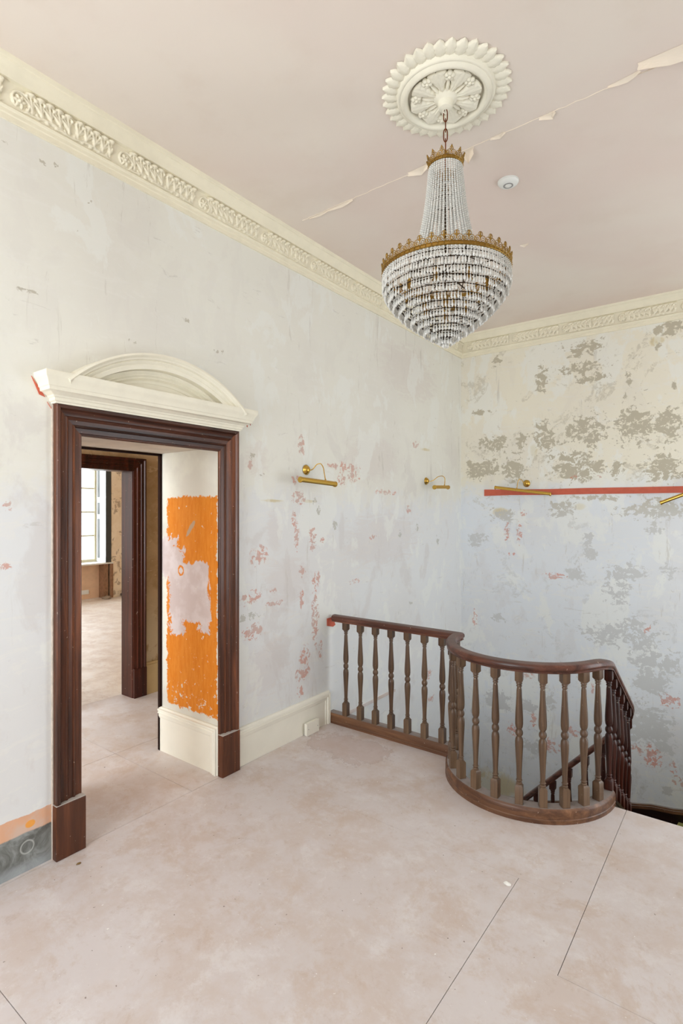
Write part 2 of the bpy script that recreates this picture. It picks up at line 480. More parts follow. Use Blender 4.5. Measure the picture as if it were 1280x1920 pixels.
# ------------------------------------------------------------------ marks on the walls (scrapes, old filler, red paint), metres on the wall plane
BG= [(1.269, 3.193, 0.136, 0.062), (1.24, 2.991, 0.171, 0.052), (0.874, 2.925, 0.053, 0.108), (1.398, 2.879, 0.094, 0.036), (0.418, 3.194, 0.058, 0.045), (1.671, 2.824, 0.026, 0.049), (2.03, 3.229, 0.081, 0.066), (1.899, 3.222, 0.025, 0.038), (1.899, 3.078, 0.025, 0.029), (1.254, 2.859, 0.039, 0.021), (1.636, 2.646, 0.022, 0.04), (2.022, 2.711, 0.024, 0.024), (0.264, 2.667, 0.096, 0.029), (1.702, 2.392, 0.131, 0.137), (1.969, 2.367, 0.103, 0.119), (1.303, 2.363, 0.144, 0.129), (0.9, 2.345, 0.095, 0.135), (0.668, 2.309, 0.044, 0.077), (0.264, 2.339, 0.048, 0.069), (0.418, 2.31, 0.087, 0.068), (1.206, 2.044, 0.197, 0.125), (1.94, 1.974, 0.124, 0.105), (0.573, 2.037, 0.102, 0.112), (1.582, 1.99, 0.054, 0.07), (0.24, 2.052, 0.151, 0.087), (1.04, 1.607, 0.112, 0.064), (1.874, 1.607, 0.21, 0.058), (1.431, 1.729, 0.233, 0.02), (0.476, 1.551, 0.115, 0.056), (1.317, 1.319, 0.038, 0.062), (1.874, 1.448, 0.059, 0.048), (0.204, 1.284, 0.085, 0.058), (1.351, 1.182, 0.048, 0.051), (1.191, 1.003, 0.059, 0.078), (1.627, 1.022, 0.134, 0.059), (1.582, 0.83, 0.09, 0.1), (2.01, 1.058, 0.081, 0.057), (0.418, 0.457, 0.07, 0.034), (1.431, 0.426, 0.14, 0.061), (1.728, 0.515, 0.13, 0.073), (1.763, 0.461, 0.151, 0.122), (1.869, 0.25, 0.168, 0.096), (1.84, 0.052, 0.106, 0.087), (1.793, -0.355, 0.15, 0.146), (0.43, -0.413, 0.087, 0.068), (1.505, 0.481, 0.046, 0.05), (0.963, -0.322, 0.041, 0.053), (0.734, -0.409, 0.065, 0.044), (1.973, -0.892, 0.033, 0.024), (1.928, -0.509, 0.083, 0.038), (0.794, -0.805, 0.108, 0.044)]
BR= [(0.734, -0.086, 0.044, 0.022), (0.573, -0.684, 0.045, 0.045), (1.161, -0.563, 0.04, 0.031), (0.963, -0.745, 0.062, 0.043), (1.989, -0.086, 0.057, 0.038), (1.823, 0.523, 0.021, 0.029), (1.852, -0.621, 0.051, 0.072), (2.018, -0.675, 0.016, 0.038), (2.09, -0.79, 0.056, 0.037), (1.733, -0.58, 0.043, 0.029), (0.685, 1.575, 0.022, 0.022), (0.573, 1.156, 0.023, 0.011), (0.517, 1.383, 0.017, 0.067), (0.646, 1.37, 0.017, 0.077), (0.161, 0.427, 0.018, 0.07), (1.004, 0.953, 0.072, 0.021), (1.171, 1.941, 0.03, 0.01), (1.412, 1.932, 0.014, 0.01), (1.351, -0.097, 0.014, 0.031), (0.794, -0.532, 0.022, 0.054)]
BY= [(0.401, -1.304, 0.351, 0.17), (0.459, 1.591, 0.116, 0.056), (1.23, 1.643, 0.073, 0.042), (0.794, 2.217, 0.054, 0.109), (1.886, 3.129, 0.063, 0.048)]
LG= [(2.444, 0.915, 0.103, 0.027), (2.458, 1.952, 0.028, 0.021), (2.544, 1.843, 0.024, 0.014), (4.615, 1.453, 0.042, 0.041), (0.999, 3.189, 0.006, 0.007), (1.16, 3.184, 0.009, 0.007), (1.217, 3.201, 0.017, 0.007), (1.279, 2.955, 0.02, 0.01), (1.304, 2.94, 0.013, 0.013), (1.7, 3.209, 0.016, 0.011), (1.112, 2.575, 0.068, 0.014), (1.024, 2.152, 0.017, 0.012), (2.201, 2.567, 0.075, 0.013), (1.947, 2.69, 0.026, 0.009), (4.502, 0.735, 0.03, 0.015), (3.129, 1.594, 0.019, 0.056), (3.331, 1.49, 0.027, 0.033), (3.519, 1.358, 0.073, 0.017), (3.086, 1.672, 0.025, 0.031), (1.249, 2.02, 0.007, 0.035), (5.049, 1.318, 0.036, 0.055), (4.306, 1.397, 0.028, 0.039), (5.269, -0.384, 0.025, 0.017), (1.383, 3.103, 0.011, 0.008), (1.112, 2.682, 0.023, 0.01), (1.612, 2.484, 0.037, 0.011)]
LR= [(2.869, 1.838, 0.022, 0.03), (2.914, 1.696, 0.052, 0.034), (3.434, 1.951, 0.14, 0.021), (3.413, 1.844, 0.035, 0.034), (3.578, 1.874, 0.059, 0.026), (4.052, 1.766, 0.114, 0.014), (2.852, 1.556, 0.017, 0.037), (2.88, 1.432, 0.017, 0.075), (2.943, 1.177, 0.023, 0.031), (3.098, 1.085, 0.031, 0.047), (3.092, 0.83, 0.025, 0.138), (2.937, 0.98, 0.017, 0.046), (2.972, 0.545, 0.035, 0.058), (2.949, 0.439, 0.046, 0.038), (2.926, 0.319, 0.023, 0.03), (2.52, 1.305, 0.048, 0.042), (2.486, 1.047, 0.048, 0.028), (2.664, 0.978, 0.052, 0.011), (2.649, 1.063, 0.02, 0.014), (2.389, 1.036, 0.027, 0.034), (2.458, 0.824, 0.066, 0.034), (3.6, 1.03, 0.052, 0.013), (4.462, 1.612, 0.03, 0.025), (3.858, 1.379, 0.033, 0.014), (3.173, 1.386, 0.025, 0.012), (4.584, 2.24, 0.041, 0.02), (2.439, 1.896, 0.019, 0.027), (2.937, 2.067, 0.023, 0.046), (4.819, -0.022, 0.067, 0.042), (3.148, 0.579, 0.019, 0.048), (3.056, 1.398, 0.03, 0.055), (1.003, 1.624, 0.006, 0.012), (1.007, 1.361, 0.006, 0.007), (4.909, -0.284, 0.057, 0.021)]
LM= [(2.664, 1.461, 0.093, 0.162), (2.797, 1.112, 0.273, 0.222), (2.589, 0.567, 0.249, 0.213), (4.034, 1.359, 0.695, 0.28), (2.491, 1.941, 0.119, 0.139), (3.866, 2.047, 0.492, 0.227), (4.502, 2.902, 0.606, 0.302)]
LY= [(2.639, 1.669, 0.133, 0.007), (3.025, 1.671, 0.12, 0.008), (4.797, 2.208, 0.133, 0.016)]



def grid_wall(name, plane, us, vs, skip, mat, blobs, flip=False):
    """plane 'x' -> (0,u,v); 'y' -> (u,W,v). blobs: list of 4 channel lists (grey, red, mauve, yellow)"""
    us = np.array(us); vs = np.array(vs)
    U, V = np.meshgrid(us, vs, indexing='ij')
    ch = np.zeros(U.shape + (4,), dtype=np.float32)
    for k, L in enumerate(blobs):
        for (a, b, ra, rb) in L:
            ra = max(ra, 0.014); rb = max(rb, 0.014)
            if k == 2: ra *= 1.2; rb *= 1.2
            r = np.sqrt(((U - a) / ra) ** 2 + ((V - b) / rb) ** 2)
            ch[..., k] = np.maximum(ch[..., k], np.clip(0.98 - r * 0.44, 0, 0.66) if k < 2 else np.clip(1.3 - r, 0, 1))
    W = plane[1]
    pts = np.stack([np.full(U.shape, W), U, V] if plane[0] == 'x' else [U, np.full(U.shape, W), V], -1).reshape(-1, 3)
    nu, nv = U.shape
    uc = (us[:-1] + us[1:]) / 2; vc = (vs[:-1] + vs[1:]) / 2
    UC, VC = np.meshgrid(uc, vc, indexing='ij')
    keep = ~skip(UC, VC)
    i, j = np.nonzero(keep)
    a = i * nv + j
    q = np.stack([a, a + nv, a + nv + 1, a + 1], -1)
    if flip: q = q[:, ::-1]
    me = bpy.data.meshes.new(name)
    me.vertices.add(len(pts)); me.vertices.foreach_set('co', pts.astype(np.float32).ravel())
    me.loops.add(q.size); me.loops.foreach_set('vertex_index', q.astype(np.int32).ravel())
    me.polygons.add(len(q)); me.polygons.foreach_set('loop_start', np.arange(0, q.size, 4, dtype=np.int32))
    me.polygons.foreach_set('loop_total', np.full(len(q), 4, dtype=np.int32))
    me.update(calc_edges=True)
    at = me.attributes.new('marks', 'FLOAT_COLOR', 'POINT')
    at.data.foreach_set('color', ch.reshape(-1, 4).ravel())
    bm = bmesh.new(); bm.from_mesh(me)
    loose = [v for v in bm.verts if not v.link_faces]
    bmesh.ops.delete(bm, geom=loose, context='VERTS')
    bm.to_mesh(me); bm.free()
    return link(name, me, mat)


def ticks(lo, hi, step, extra=()):
    return sorted(set([round(float(x), 4) for x in np.arange(lo, hi, step)] + [hi] + list(extra)))
# ------------------------------------------------------------------ the shell
W = 5.6166          # back wall
CH = 3.523          # ceiling
EDGE = 3.243        # landing edge over the stairwell
D0, D1, DH = 1.30, 2.193, 1.985   # first doorway
T1 = -0.60          # far face of the thick wall
X2a, X2b = -1.66, -1.81           # second wall (thin)
E0, E1, EH = 1.77, 2.64, 1.94     # second doorway
RX = 4.6; RY = -1.7
BC = (1.50, 3.265); BR_ = 0.445            # centre and radius of the rounded balustrade
Ri = BR_ - 0.03


def struct(o, label):
    return tag(o, label, kind='structure')


Zt = ticks(-2.6, CH, 0.016, (0.0, DH))
Yt = ticks(RY, W, 0.016, (D0, D1, EDGE))
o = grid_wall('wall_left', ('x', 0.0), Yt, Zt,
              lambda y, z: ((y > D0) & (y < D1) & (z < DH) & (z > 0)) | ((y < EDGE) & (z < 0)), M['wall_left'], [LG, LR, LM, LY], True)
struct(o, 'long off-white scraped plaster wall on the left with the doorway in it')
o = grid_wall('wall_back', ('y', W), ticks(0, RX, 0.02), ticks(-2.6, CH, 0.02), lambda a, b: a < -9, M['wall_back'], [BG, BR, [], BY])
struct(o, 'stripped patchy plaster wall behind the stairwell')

# thick-wall reveals of the first doorway
RV = [(-0.532, 1.676), ]


def reveal_mat():
    t = NT('reveal_orange_paint'); o = t.obj(); x, y, z = t.sep(o)
    n1 = t.noise(o, 22, 6, 0.7, 0.5); n2 = t.noise(o, 60, 4, 0.7); n3 = t.noise(t.map(o, (3, 3, 0.6)), 16, 5, 0.7)
    def box(x0, x1, z0, z1, k, nn=None):
        """1 inside, ragged edge: signed distance of a box with noise"""
        dx = t.math('SUBTRACT', t.math('ABSOLUTE', t.math('SUBTRACT', x, (x0 + x1) / 2)), (x1 - x0) / 2)
        dz = t.math('SUBTRACT', t.math('ABSOLUTE', t.math('SUBTRACT', z, (z0 + z1) / 2)), (z1 - z0) / 2)
        d = t.math('MAXIMUM', dx, dz)
        d = t.math('ADD', d, t.math('MULTIPLY', t.math('SUBTRACT', nn or n1, 0.5), k))
        return t.step(d, 0.004, -0.004)
    base = t.mix(t.step(t.noise(o, 3, 5), 0.4, 0.6), srgb(226, 224, 212), srgb(214, 210, 200))
    orange = t.mix(t.step(n3, 0.35, 0.65), srgb(214, 122, 22), srgb(222, 136, 42))
    m = box(-0.532, -0.028, 0.33, 1.69, 0.10)
    c = t.mix(m, base, orange)
    pale = t.mix(t.step(t.noise(o, 8, 5), 0.4, 0.6), srgb(214, 202, 202), srgb(202, 186, 184))
    p1 = box(-0.49, -0.10, 0.90, 1.27, 0.16, t.noise(t.map(o, (1, 1, 0.5)), 14, 6, 0.7, 0.5))
    p2 = box(-0.50, -0.36, 0.80, 1.36, 0.22)
    p3 = box(-0.60, -0.44, 1.16, 1.42, 0.26)
    p4 = box(-0.20, -0.10, 0.84, 0.98, 0.18)
    p = t.math('MAXIMUM', t.math('MAXIMUM', p1, p2), t.math('MAXIMUM', p3, p4))
    c = t.mix(p, c, pale)
    # flaked spots low down and along the top
    sp = t.math('ADD', t.noise(o, 34, 4, 0.7), t.step(z, 0.62, 0.32, 0.0, 0.09))
    c = t.mix(t.step(sp, 0.67, 0.69), c, base)
    # rings where a fitting was
    dx = t.math('SUBTRACT', x, -0.385); dz = t.math('SUBTRACT', z, 1.215)
    dd = t.math('SQRT', t.math('ADD', t.math('MULTIPLY', dx, dx), t.math('MULTIPLY', dz, dz)))
    dd = t.math('ADD', dd, t.math('MULTIPLY', t.math('SUBTRACT', n1, 0.5), 0.03))
    ring = t.math('MULTIPLY', t.step(dd, 0.018, 0.022), t.step(dd, 0.036, 0.031))
    c = t.mix(ring, c, orange)
    # small grey filler scrape
    u = t.math('ADD', t.math('MULTIPLY', t.math('SUBTRACT', x, -0.285), 0.75), t.math('MULTIPLY', t.math('SUBTRACT', z, 1.49), -0.66))
    v = t.math('ADD', t.math('MULTIPLY', t.math('SUBTRACT', x, -0.285), 0.66), t.math('MULTIPLY', t.math('SUBTRACT', z, 1.49), 0.75))
    e = t.math('ADD', t.math('POWER', t.math('DIVIDE', t.math('ABSOLUTE', u), 0.016), 2.0), t.math('POWER', t.math('DIVIDE', t.math('ABSOLUTE', v), 0.062), 2.0))
    e = t.math('ADD', e, t.math('MULTIPLY', t.math('SUBTRACT', n1, 0.5), 2.5))
    c = t.mix(t.math('MULTIPLY', t.step(e, 1.1, 0.8), 0.75), c, srgb(172, 160, 140))
    t.bump(m, 0.2, 0.003)
    return t.out(c, 0.6, spec=0.3)


M['reveal'] = reveal_mat()
M['soffit'] = plain('greyish_soffit_plaster', srgb(214, 206, 194), 0.7, var=0.05, scale=6)
bx = MB().box((T1, D1, 0), (-0.0005, D1 + 0.05, DH + 0.0)).build('wall_doorway_right', M['reveal'])
struct(bx, 'deep doorway side with a big patch of bright orange paint')
bx = MB().box((T1, D0 - 0.05, 0), (-0.0005, D0, DH)).build('wall_doorway_left', M['white'])
struct(bx, 'left side of the deep doorway')
bx = MB().box((T1, D0 - 0.05, DH), (-0.0005, D1 + 0.05, DH + 0.05)).build('ceiling_doorway', M['soffit'])
struct(bx, 'plaster soffit over the deep doorway')
m_ = MB()
m_.box((T1, -0.6, 0), (T1 + 0.05, D0 - 0.05, CH)).box((T1, D1 + 0.05, 0), (T1 + 0.05, 4.2, CH)).box((T1, D0 - 0.05, DH + 0.05), (T1 + 0.05, D1 + 0.05, CH))
struct(m_.build('wall_passage_near', M['brown_wall']), 'passage side of the thick wall')
# thin dark frame at the far edge of the deep doorway
m_ = MB()
m_.box((T1 - 0.012, D1 - 0.016, 0), (T1 + 0.012, D1 - 0.001, DH - 0.002)).box((T1 - 0.012, D0, DH - 0.016), (T1 + 0.012, D1 - 0.001, DH - 0.002)).box((T1 - 0.012, D0 + .001, 0), (T1 + 0.012, D0 + 0.012, DH - 0.002))
struct(m_.build('trim_1', plain('dark_stained_stop', srgb(40, 24, 20), 0.8, var=0.0, spec=0.1)), 'thin dark wooden stop at the far edge of the deep doorway')

# passage and second wall
m_ = MB()
m_.box((X2b, -0.6, 0), (X2a, E0 - 0.02, CH)).box((X2b, E1 + 0.02, 0), (X2a, 4.2, CH)).box((X2b, E0 - 0.02, EH + 0.02), (X2a, E1 + 0.02, CH))
struct(m_.build('wall_passage_far', M['brown_wall']), 'brown stripped plaster wall across the passage with the second doorway')
struct(MB().box((X2b, 4.2, 0), (T1 + .05, 4.25, CH)).build('wall_passage_end', M['brown_wall']), 'end wall of the passage')
struct(MB().box((X2b, -0.65, 0), (T1 + .05, -0.6, 0.6)).box((X2b, -0.65, 2.9), (T1 + .05, -0.6, CH)).build('wall_passage_start', M['brown_wall']), 'start wall of the passage')  # opening made for the added passage fill
# front room beyond
FX = -6.9
FW = [(4.10, 5.40), (1.25, 2.55)]
m_ = MB()
segs = [(0.0, 1.25), (2.55, 4.10), (5.49, 7.0)]
for a, b in segs: m_.box((FX - 0.5, a, 0), (FX, b, CH))
for a, b in ((1.25, 2.55), (4.10, 5.49)):
    m_.box((FX - 0.5, a, 2.95), (FX, b, CH))
struct(m_.build('wall_front_room', M['far_wall']), 'far wall of the front room in peach-brown bare plaster')
t_ = plain('bare_orange_plaster', srgb(232, 196, 164), 0.8, var=0.05, scale=4)
m_ = MB()
for a, b in ((1.25, 2.55), (4.10, 5.36)): m_.box((FX - 0.5, a, 0), (FX - 0.2, b, 0.63))
struct(m_.build('wall_front_room_apron', t_), 'recessed orange-brown plaster panel under the window')
struct(MB().box((FX - .5, 7.0, 0), (X2b, 7.05, CH)).build('wall_front_room_right', M['far_wall']), 'right wall of the front room')
struct(MB().box((FX - .5, -0.05, 0), (-5.5, 0, CH)).box((-3.7, -0.05, 0), (X2b, 0, CH)).box((-5.5, -0.05, 0), (-3.7, 0, 0.6)).box((-5.5, -0.05, 2.9), (-3.7, 0, CH)).build('wall_front_room_left', M['far_wall']), 'left wall of the front room')  # opening made for the added side fill
struct(MB().box((X2b - 0.02, 4.25, 0), (X2b, 7.0, CH)).build('wall_front_room_near', M['far_wall']), 'near wall of the front room')

# rear and right walls of the landing (behind the camera) with window openings
m_ = MB()
m_.box((0, RY - 0.15, 0), (WIN_REAR[0][0], RY, CH)).box((WIN_REAR[0][1], RY - 0.15, 0), (WIN_REAR[1][0], RY, CH)).box((WIN_REAR[1][1], RY - 0.15, 0), (RX, RY, CH))
for a, b in WIN_REAR: m_.box((a, RY - 0.15, 0), (b, RY, 0.6)).box((a, RY - 0.15, 3.1), (b, RY, CH))
struct(m_.build('wall_rear', M['white']), 'wall behind the viewer with two tall windows')
m_ = MB()
m_.box((RX, RY, -2.6), (RX + 0.15, 3.45, CH)).box((RX, 5.15, -2.6), (RX + 0.15, W, CH)).box((RX, 3.45, -2.6), (RX + 0.15, 5.15, -0.15)).box((RX, 3.45, 2.55), (RX + 0.15, 5.15, CH))
struct(m_.build('wall_right', M['white']), 'right wall of the landing and stairwell with the stair window')
struct(MB().box((0, EDGE, -2.65), (RX, W, -2.6)).build('floor_lower_hall', M['floor']), 'floor of the hall below the stairs')
sw_ = [(0, EDGE - 0.001)] + [(BC[0] - Ri * math.cos(PI * k / 24), min(BC[1] - Ri * math.sin(PI * k / 24), EDGE - .001)) for k in range(25)] + [(RX, EDGE - 0.001)]
struct(MB().sweep([(x, y, 0) for x, y in sw_], [(-0.015, -2.6), (0, -2.6), (0, -0.021), (-0.015, -0.021)]).build('wall_stairwell_front', M['white']), 'face of the stairwell under the landing edge')

# ceiling
m_ = MB().box((FX - 0.5, RY - .15, CH), (RX + .15, W + .15, CH + 0.05))
struct(m_.build('ceiling', M['ceiling']), 'faded pink ceiling with a long crack')
m_ = MB().box((FX - 0.5, W + .15, CH), (0, 7.05, CH + 0.05))
struct(m_.build('ceiling_front_room', M['white']), 'ceiling of the front room')

# ------------------------------------------------------------------ floor: hardboard sheets with real joints
G = 0.0012
fl = empty('floor'); struct(fl, 'dusty pinkish hardboard sheets laid over the landing')


def sheet(pts, mat=None, name='floor_board', par=None, z=0.0, th=0.02):
    me = bpy.data.meshes.new(name); bm = bmesh.new()
    vs = [bm.verts.new((x, y, z)) for x, y in pts]
    f = bm.faces.new(vs); f.normal_update()
    if f.normal.z < 0: f.normal_flip()
    r = bmesh.ops.extrude_face_region(bm, geom=[f])
    for v in [g for g in r['geom'] if isinstance(g, bmesh.types.BMVert)]: v.co.z -= th
    bmesh.ops.recalc_face_normals(bm, faces=bm.faces)
    bm.to_mesh(me); bm.free()
    return link(name, me, mat or M['floor'], par or fl)


def rect(x0, y0, x1, y1, G=G): return [(x0 + G, y0 + G), (x1 - G, y0 + G), (x1 - G, y1 - G), (x0 + G, y1 - G)]


sheet(rect(0.018, RY, 1.76, 0.765))
sheet([(0.018 + G, 0.765 + G), (1.76 - G, 0.765 + G), (1.76 - G, 2.36), (0.018 + G, 2.36)])
pts = [(0.018 + G, 2.36 + G * .7), (2.037 - G, 2.36 + G * .7), (2.037 - G, EDGE)]
for k in range(0, 25):
    a = PI * k / 24
    pts.append((BC[0] + Ri * math.cos(a), min(BC[1] - Ri * math.sin(a), EDGE)))
pts.append((0.018 + G, EDGE))
sheet(pts)
sheet([(1.76 + G, RY + G), (RX, RY + G), (RX, 1.945 - G * .3), (2.037 - G, 1.945 - G * .3), (2.037 - G, 2.36), (1.76 + G, 2.36)])
sheet(rect(2.037, 1.945, RX, EDGE + G))
sheet(rect(-0.78, 1.97, 0.018, 4.2)); sheet(rect(-0.78, -0.6, 0.018, 1.97)) 
sheet(rect(X2b - 0.02, -0.6, -0.78, 1.97)); sheet(rect(X2b - 0.02, 1.97, -0.78, 4.2))
struct(MB().box((FX - 0.5, -0.05, -0.03), (X2b - 0.02, 7.05, 0.0)).build('floor_front_room', M['floor_far']), 'pale dusty floor of the front room')
struct(MB().box((FX - .5, RY - .15, -0.30), (RX, EDGE - .02, -0.0245)).build('floor_slab', M['white']) if False else MB().box((0, RY - .15, -0.2), (RX, 2.75, -0.0205)).build('floor_joists', M['white']), 'timber floor under the hardboard sheets')

# ------------------------------------------------------------------ skirtings
def skirt_profile():   # (out from wall, height)
    return [(0, 0), (0.026, 0), (0.026, 0.17), (0.024, 0.176), (0.026, 0.182), (0.024, 0.19), (0.018, 0.200), (0.017, 0.215), (0.012, 0.228), (0.012, 0.236), (0, 0.238)]


def skirting(name, path, label, h=0.238, ends=(), mat=None):
    """plain board with a moulded top that turns down as a mitred frame at an end; side = +u is out of the wall"""
    m = MB()
    k = h / 0.238
    m.sweep(path, [(-u, z * k) for u, z in skirt_profile()], (0, 0, 1))
    # framed strip standing proud on the top and turned down at the ends
    return m


TH = 0.03
sk = empty('baseboard_left'); struct(sk, 'tall cream skirting board right of the doorway')
yA, yB, zt = 2.312, 3.243, 0.24
MB().box((0.0, yA, 0), (0.018, yB - 0.004, zt - 0.012)).build('board', M['cream'], sk)
fr = [(0, 0), (0, 0.014), (0.008, 0.022), (0.010, 0.033), (0.019, 0.035), (0.022, 0.028), (0.026, 0.027), (0.032, 0.033), (0.036, 0.033), (0.040, 0.024), (0.056, 0.024), (0.058, 0.020), (0.066, 0.018), (0.072, 0.012), (0.072, 0.0)]
# path in the wall plane: along the top then down at the right-hand end; up = +x
MB().sweep([(0, yA, zt), (0, yB, zt), (0, yB, 0)], [(-u, v) for u, v in fr], (1, 0, 0)).build('moulding', M['cream'], sk, auto=15)
sk2 = empty('baseboard_doorway'); struct(sk2, 'cream skirting on the side of the deep doorway under the orange patch')
zt2 = 0.292
MB().box((T1 + 0.003, D1 - 0.016, 0), (-0.002, D1 - 0.0005, zt2 - 0.01)).build('board', M['cream'], sk2)
MB().sweep([(T1 + 0.003, D1, zt2), (-0.004, D1, zt2), (-0.004, D1, 0)], [(-u * 1.1, v * 0.9) for u, v in fr], (0, -1, 0)).build('moulding', M['cream'], sk2, auto=15)
sk3 = MB().box((X2a, E1 + 0.118, 0), (X2a + 0.022, 4.2, 0.255)).box((X2a, E1 + 0.118, 0.255), (X2a + 0.014, 4.2, 0.275)).build('baseboard_passage', plain('yellowed_cream_paint', srgb(214, 192, 146), 0.5, var=0.03))
struct(sk3, 'yellowed cream skirting in the passage beside the second doorway')

# double socket plate on the skirting
so = empty('wall_socket', (0.031, 3.0, 0.0)); tag(so, 'white blank socket plate screwed low on the cream skirting', 'socket')
MB().box((0, -0.066, 0.004), (0.020, 0.066, 0.088)).build('back_box', M['cream'], so)
MB().box((0.020, -0.068, 0.002), (0.025, 0.068, 0.090)).build('plate', M['cream'], so)
for s_ in (-0.05, 0.05):
    MB().tube([(0.0245, s_, 0.046), (0.0262, s_, 0.046)], 0.003, 8).build('screw', M['grey_plastic'], so)


# ------------------------------------------------------------------ door casings
def architrave(name, x0, sgn, ya, yb, ztop, wdt, prof, plinth_h, label, mj, ml, plinth_proj):
    """ya, yb outer edges; path runs up the left jamb, across, down the right jamb"""
    root = empty(name, (0, 0, 0)); struct(root, label)
    up = (sgn, 0, 0)
    path = [(x0, ya, plinth_h), (x0, ya, ztop), (x0, yb, ztop), (x0, yb, plinth_h)]
    pr = [(-u, v) for u, v in prof]
    full = MB().sweep(path, pr, up)
    n = len(pr)
    names = ['jamb_casing', 'head_casing', 'jamb_casing']
    for i, nm in enumerate(names):
        m = MB(); vs = full.v[i * n:(i + 2) * n]
        fs = [(k, n + k, n + (k + 1) % n, (k + 1) % n) for k in range(n)] + [tuple(range(n)), tuple(range(n, 2 * n))[::-1]]
        m.add(vs, fs)
        m.build(nm, ml if i == 1 else mj, root, auto=25)
    for y in (ya, yb):
        s = 1 if y == ya else -1
        m = MB()
        a = (x0, y - s * 0.004, 0); b = (x0 + sgn * plinth_proj, y + s * (wdt + 0.003), plinth_h)
        m.box(a, b)
        ob = m.build('plinth_block', mj, root)
        bv = ob.modifiers.new('bevel', 'BEVEL'); bv.width = 0.003; bv.segments = 2
    return root


P1 = [(0, 0), (0, 0.040), (0.003, 0.044), (0.016, 0.044), (0.022, 0.036), (0.024, 0.030), (0.030, 0.026), (0.048, 0.022), (0.052, 0.026), (0.057, 0.028), (0.061, 0.024), (0.066, 0.019),
      (0.086, 0.017), (0.088, 0.021), (0.093, 0.023), (0.098, 0.020), (0.100, 0.014), (0.122, 0.011), (0.126, 0.014), (0.131, 0.014), (0.134, 0.010), (0.136, 0.0)]
door1 = architrave('door_1', 0.0, 1, 1.201, 2.307, 2.092, 0.132, [(u * 0.98, v) for u, v in P1], 0.25, 'wide moulded mahogany casing around the near doorway', M['mahogany'], M['mahogany_y'], 0.046)
P2 = [(0, 0), (0, 0.032), (0.003, 0.036), (0.014, 0.036), (0.020, 0.028), (0.030, 0.024), (0.034, 0.030), (0.044, 0.030), (0.048, 0.022), (0.066, 0.018), (0.070, 0.024), (0.078, 0.024), (0.082, 0.015), (0.108, 0.012), (0.112, 0.0)]
door2 = architrave('door_2', X2a, 1, E0 - 0.118, E1 + 0.118, EH + 0.112, 0.112, P2, 0.25, 'dark mahogany casing around the second doorway across the passage', M['mahogany_deep'], M['mahogany_deep'], 0.034)
# panelled lining inside the second doorway
m_ = MB().box((X2b - 0.01, E1, 0), (X2a + 0.004, E1 + 0.02, EH)).build('lining', M['mahogany_deep'], door2)
m_ = MB().box((X2b - 0.01, E0 - 0.02, 0), (X2a + 0.004, E0, EH)).build('lining', M['mahogany_deep'], door2)
m_ = MB().box((X2b - 0.01, E0 - 0.02, EH), (X2a + 0.004, E1 + 0.02, EH + 0.02)).build('lining_head', M['mahogany_deep'], door2)

for y in (1.201, 2.307):
    s_ = 1 if y == 1.201 else -1
    MB().box((0.0, y - s_ * 0.003, 0.2502), (0.045, y + s_ * 0.133, 0.2535)).build('filler_line', plain('dusty_filler', srgb(196, 188, 180), 0.8), door1)
# pale filler bead along the edges of the casing
m_ = MB().box((0, 1.196, 0.0), (0.012, 1.2005, 2.09)).box((0, 2.3075, 0.25), (0.006, 2.311, 2.09))
struct(m_.build('trim_2', plain('pale_filler', srgb(206, 192, 178), 0.7, var=0.06, scale=30)), 'thin pale filler line along the outer edges of the mahogany casing')

# ------------------------------------------------------------------ plaster pediment over the doorway
pd = empty('door_pediment', (0, 1.754, 2.09)); tag(pd, 'cream plaster pediment with a segmental arch above the mahogany doorway', 'pediment')
IO = Vector((0, -1.754, -2.09))
bar = [(-0.04, 2.0925), (0.004, 2.0925), (0.006, 2.100), (0.012, 2.104), (0.014, 2.116), (0.020, 2.120), (0.022, 2.126), (0.028, 2.130), (0.036, 2.133), (0.046, 2.140), (0.055, 2.142),
       (0.057, 2.156), (0.062, 2.160), (0.064, 2.170), (0.070, 2.184), (0.077, 2.194), (0.080, 2.200), (0.080, 2.222), (-0.04, 2.224)]
ya, yb = 1.199, 2.309
m_ = MB().sweep([(0.0, yb, 0), (0.042, yb, 0), (0.042, ya, 0), (0.0, ya, 0)], bar, (0, 0, 1))
m_.v = [(x, y + IO.y, z + IO.z) for x, y, z in m_.v]
m_.build('cornice_bar', M['plaster_cream'], pd, auto=28)
RC, RR = 1.640, 0.776
def arc(R, zlim, n=40):
    a = math.acos(min(1, (zlim - RC) / R))
    return [(0, 1.757 + IO.y - R * math.sin(a * (1 - 2 * i / n)), RC + IO.z + R * math.cos(a * (1 - 2 * i / n))) for i in range(n + 1)]
pa = [(0, 0), (0, 0.124), (-0.010, 0.126), (-0.016, 0.120), (-0.020, 0.113), (-0.028, 0.109), (-0.032, 0.100), (-0.036, 0.103), (-0.042, 0.100), (-0.050, 0.090), (-0.056, 0.092), (-0.074, 0.088), (-0.076, 0.0)]
MB().sweep(arc(RR, 2.195), pa, (1, 0, 0)).build('arch_moulding', M['plaster_cream'], pd, auto=28)
pb = [(0.012, 0), (0.012, 0.052), (0.0, 0.052), (-0.006, 0.046), (-0.012, 0.048), (-0.020, 0.038), (-0.026, 0.040), (-0.036, 0.026), (-0.050, 0.022), (-0.052, 0.0)]
MB().sweep(arc(RR - 0.088, 2.20), pb, (1, 0, 0)).build('inner_arch_moulding', M['plaster_cream'], pd, auto=28)
# tympanum
m_ = MB(); aa = arc(RR - 0.06, 2.20, 24)
n_ = len(aa)
m_.add([(0.018, p[1], p[2]) for p in aa] + [(0.0, p[1], p[2]) for p in aa], [tuple(range(n_)), tuple(range(n_, 2 * n_))[::-1]])
m_.build('tympanum', M['plaster_cream'], pd)
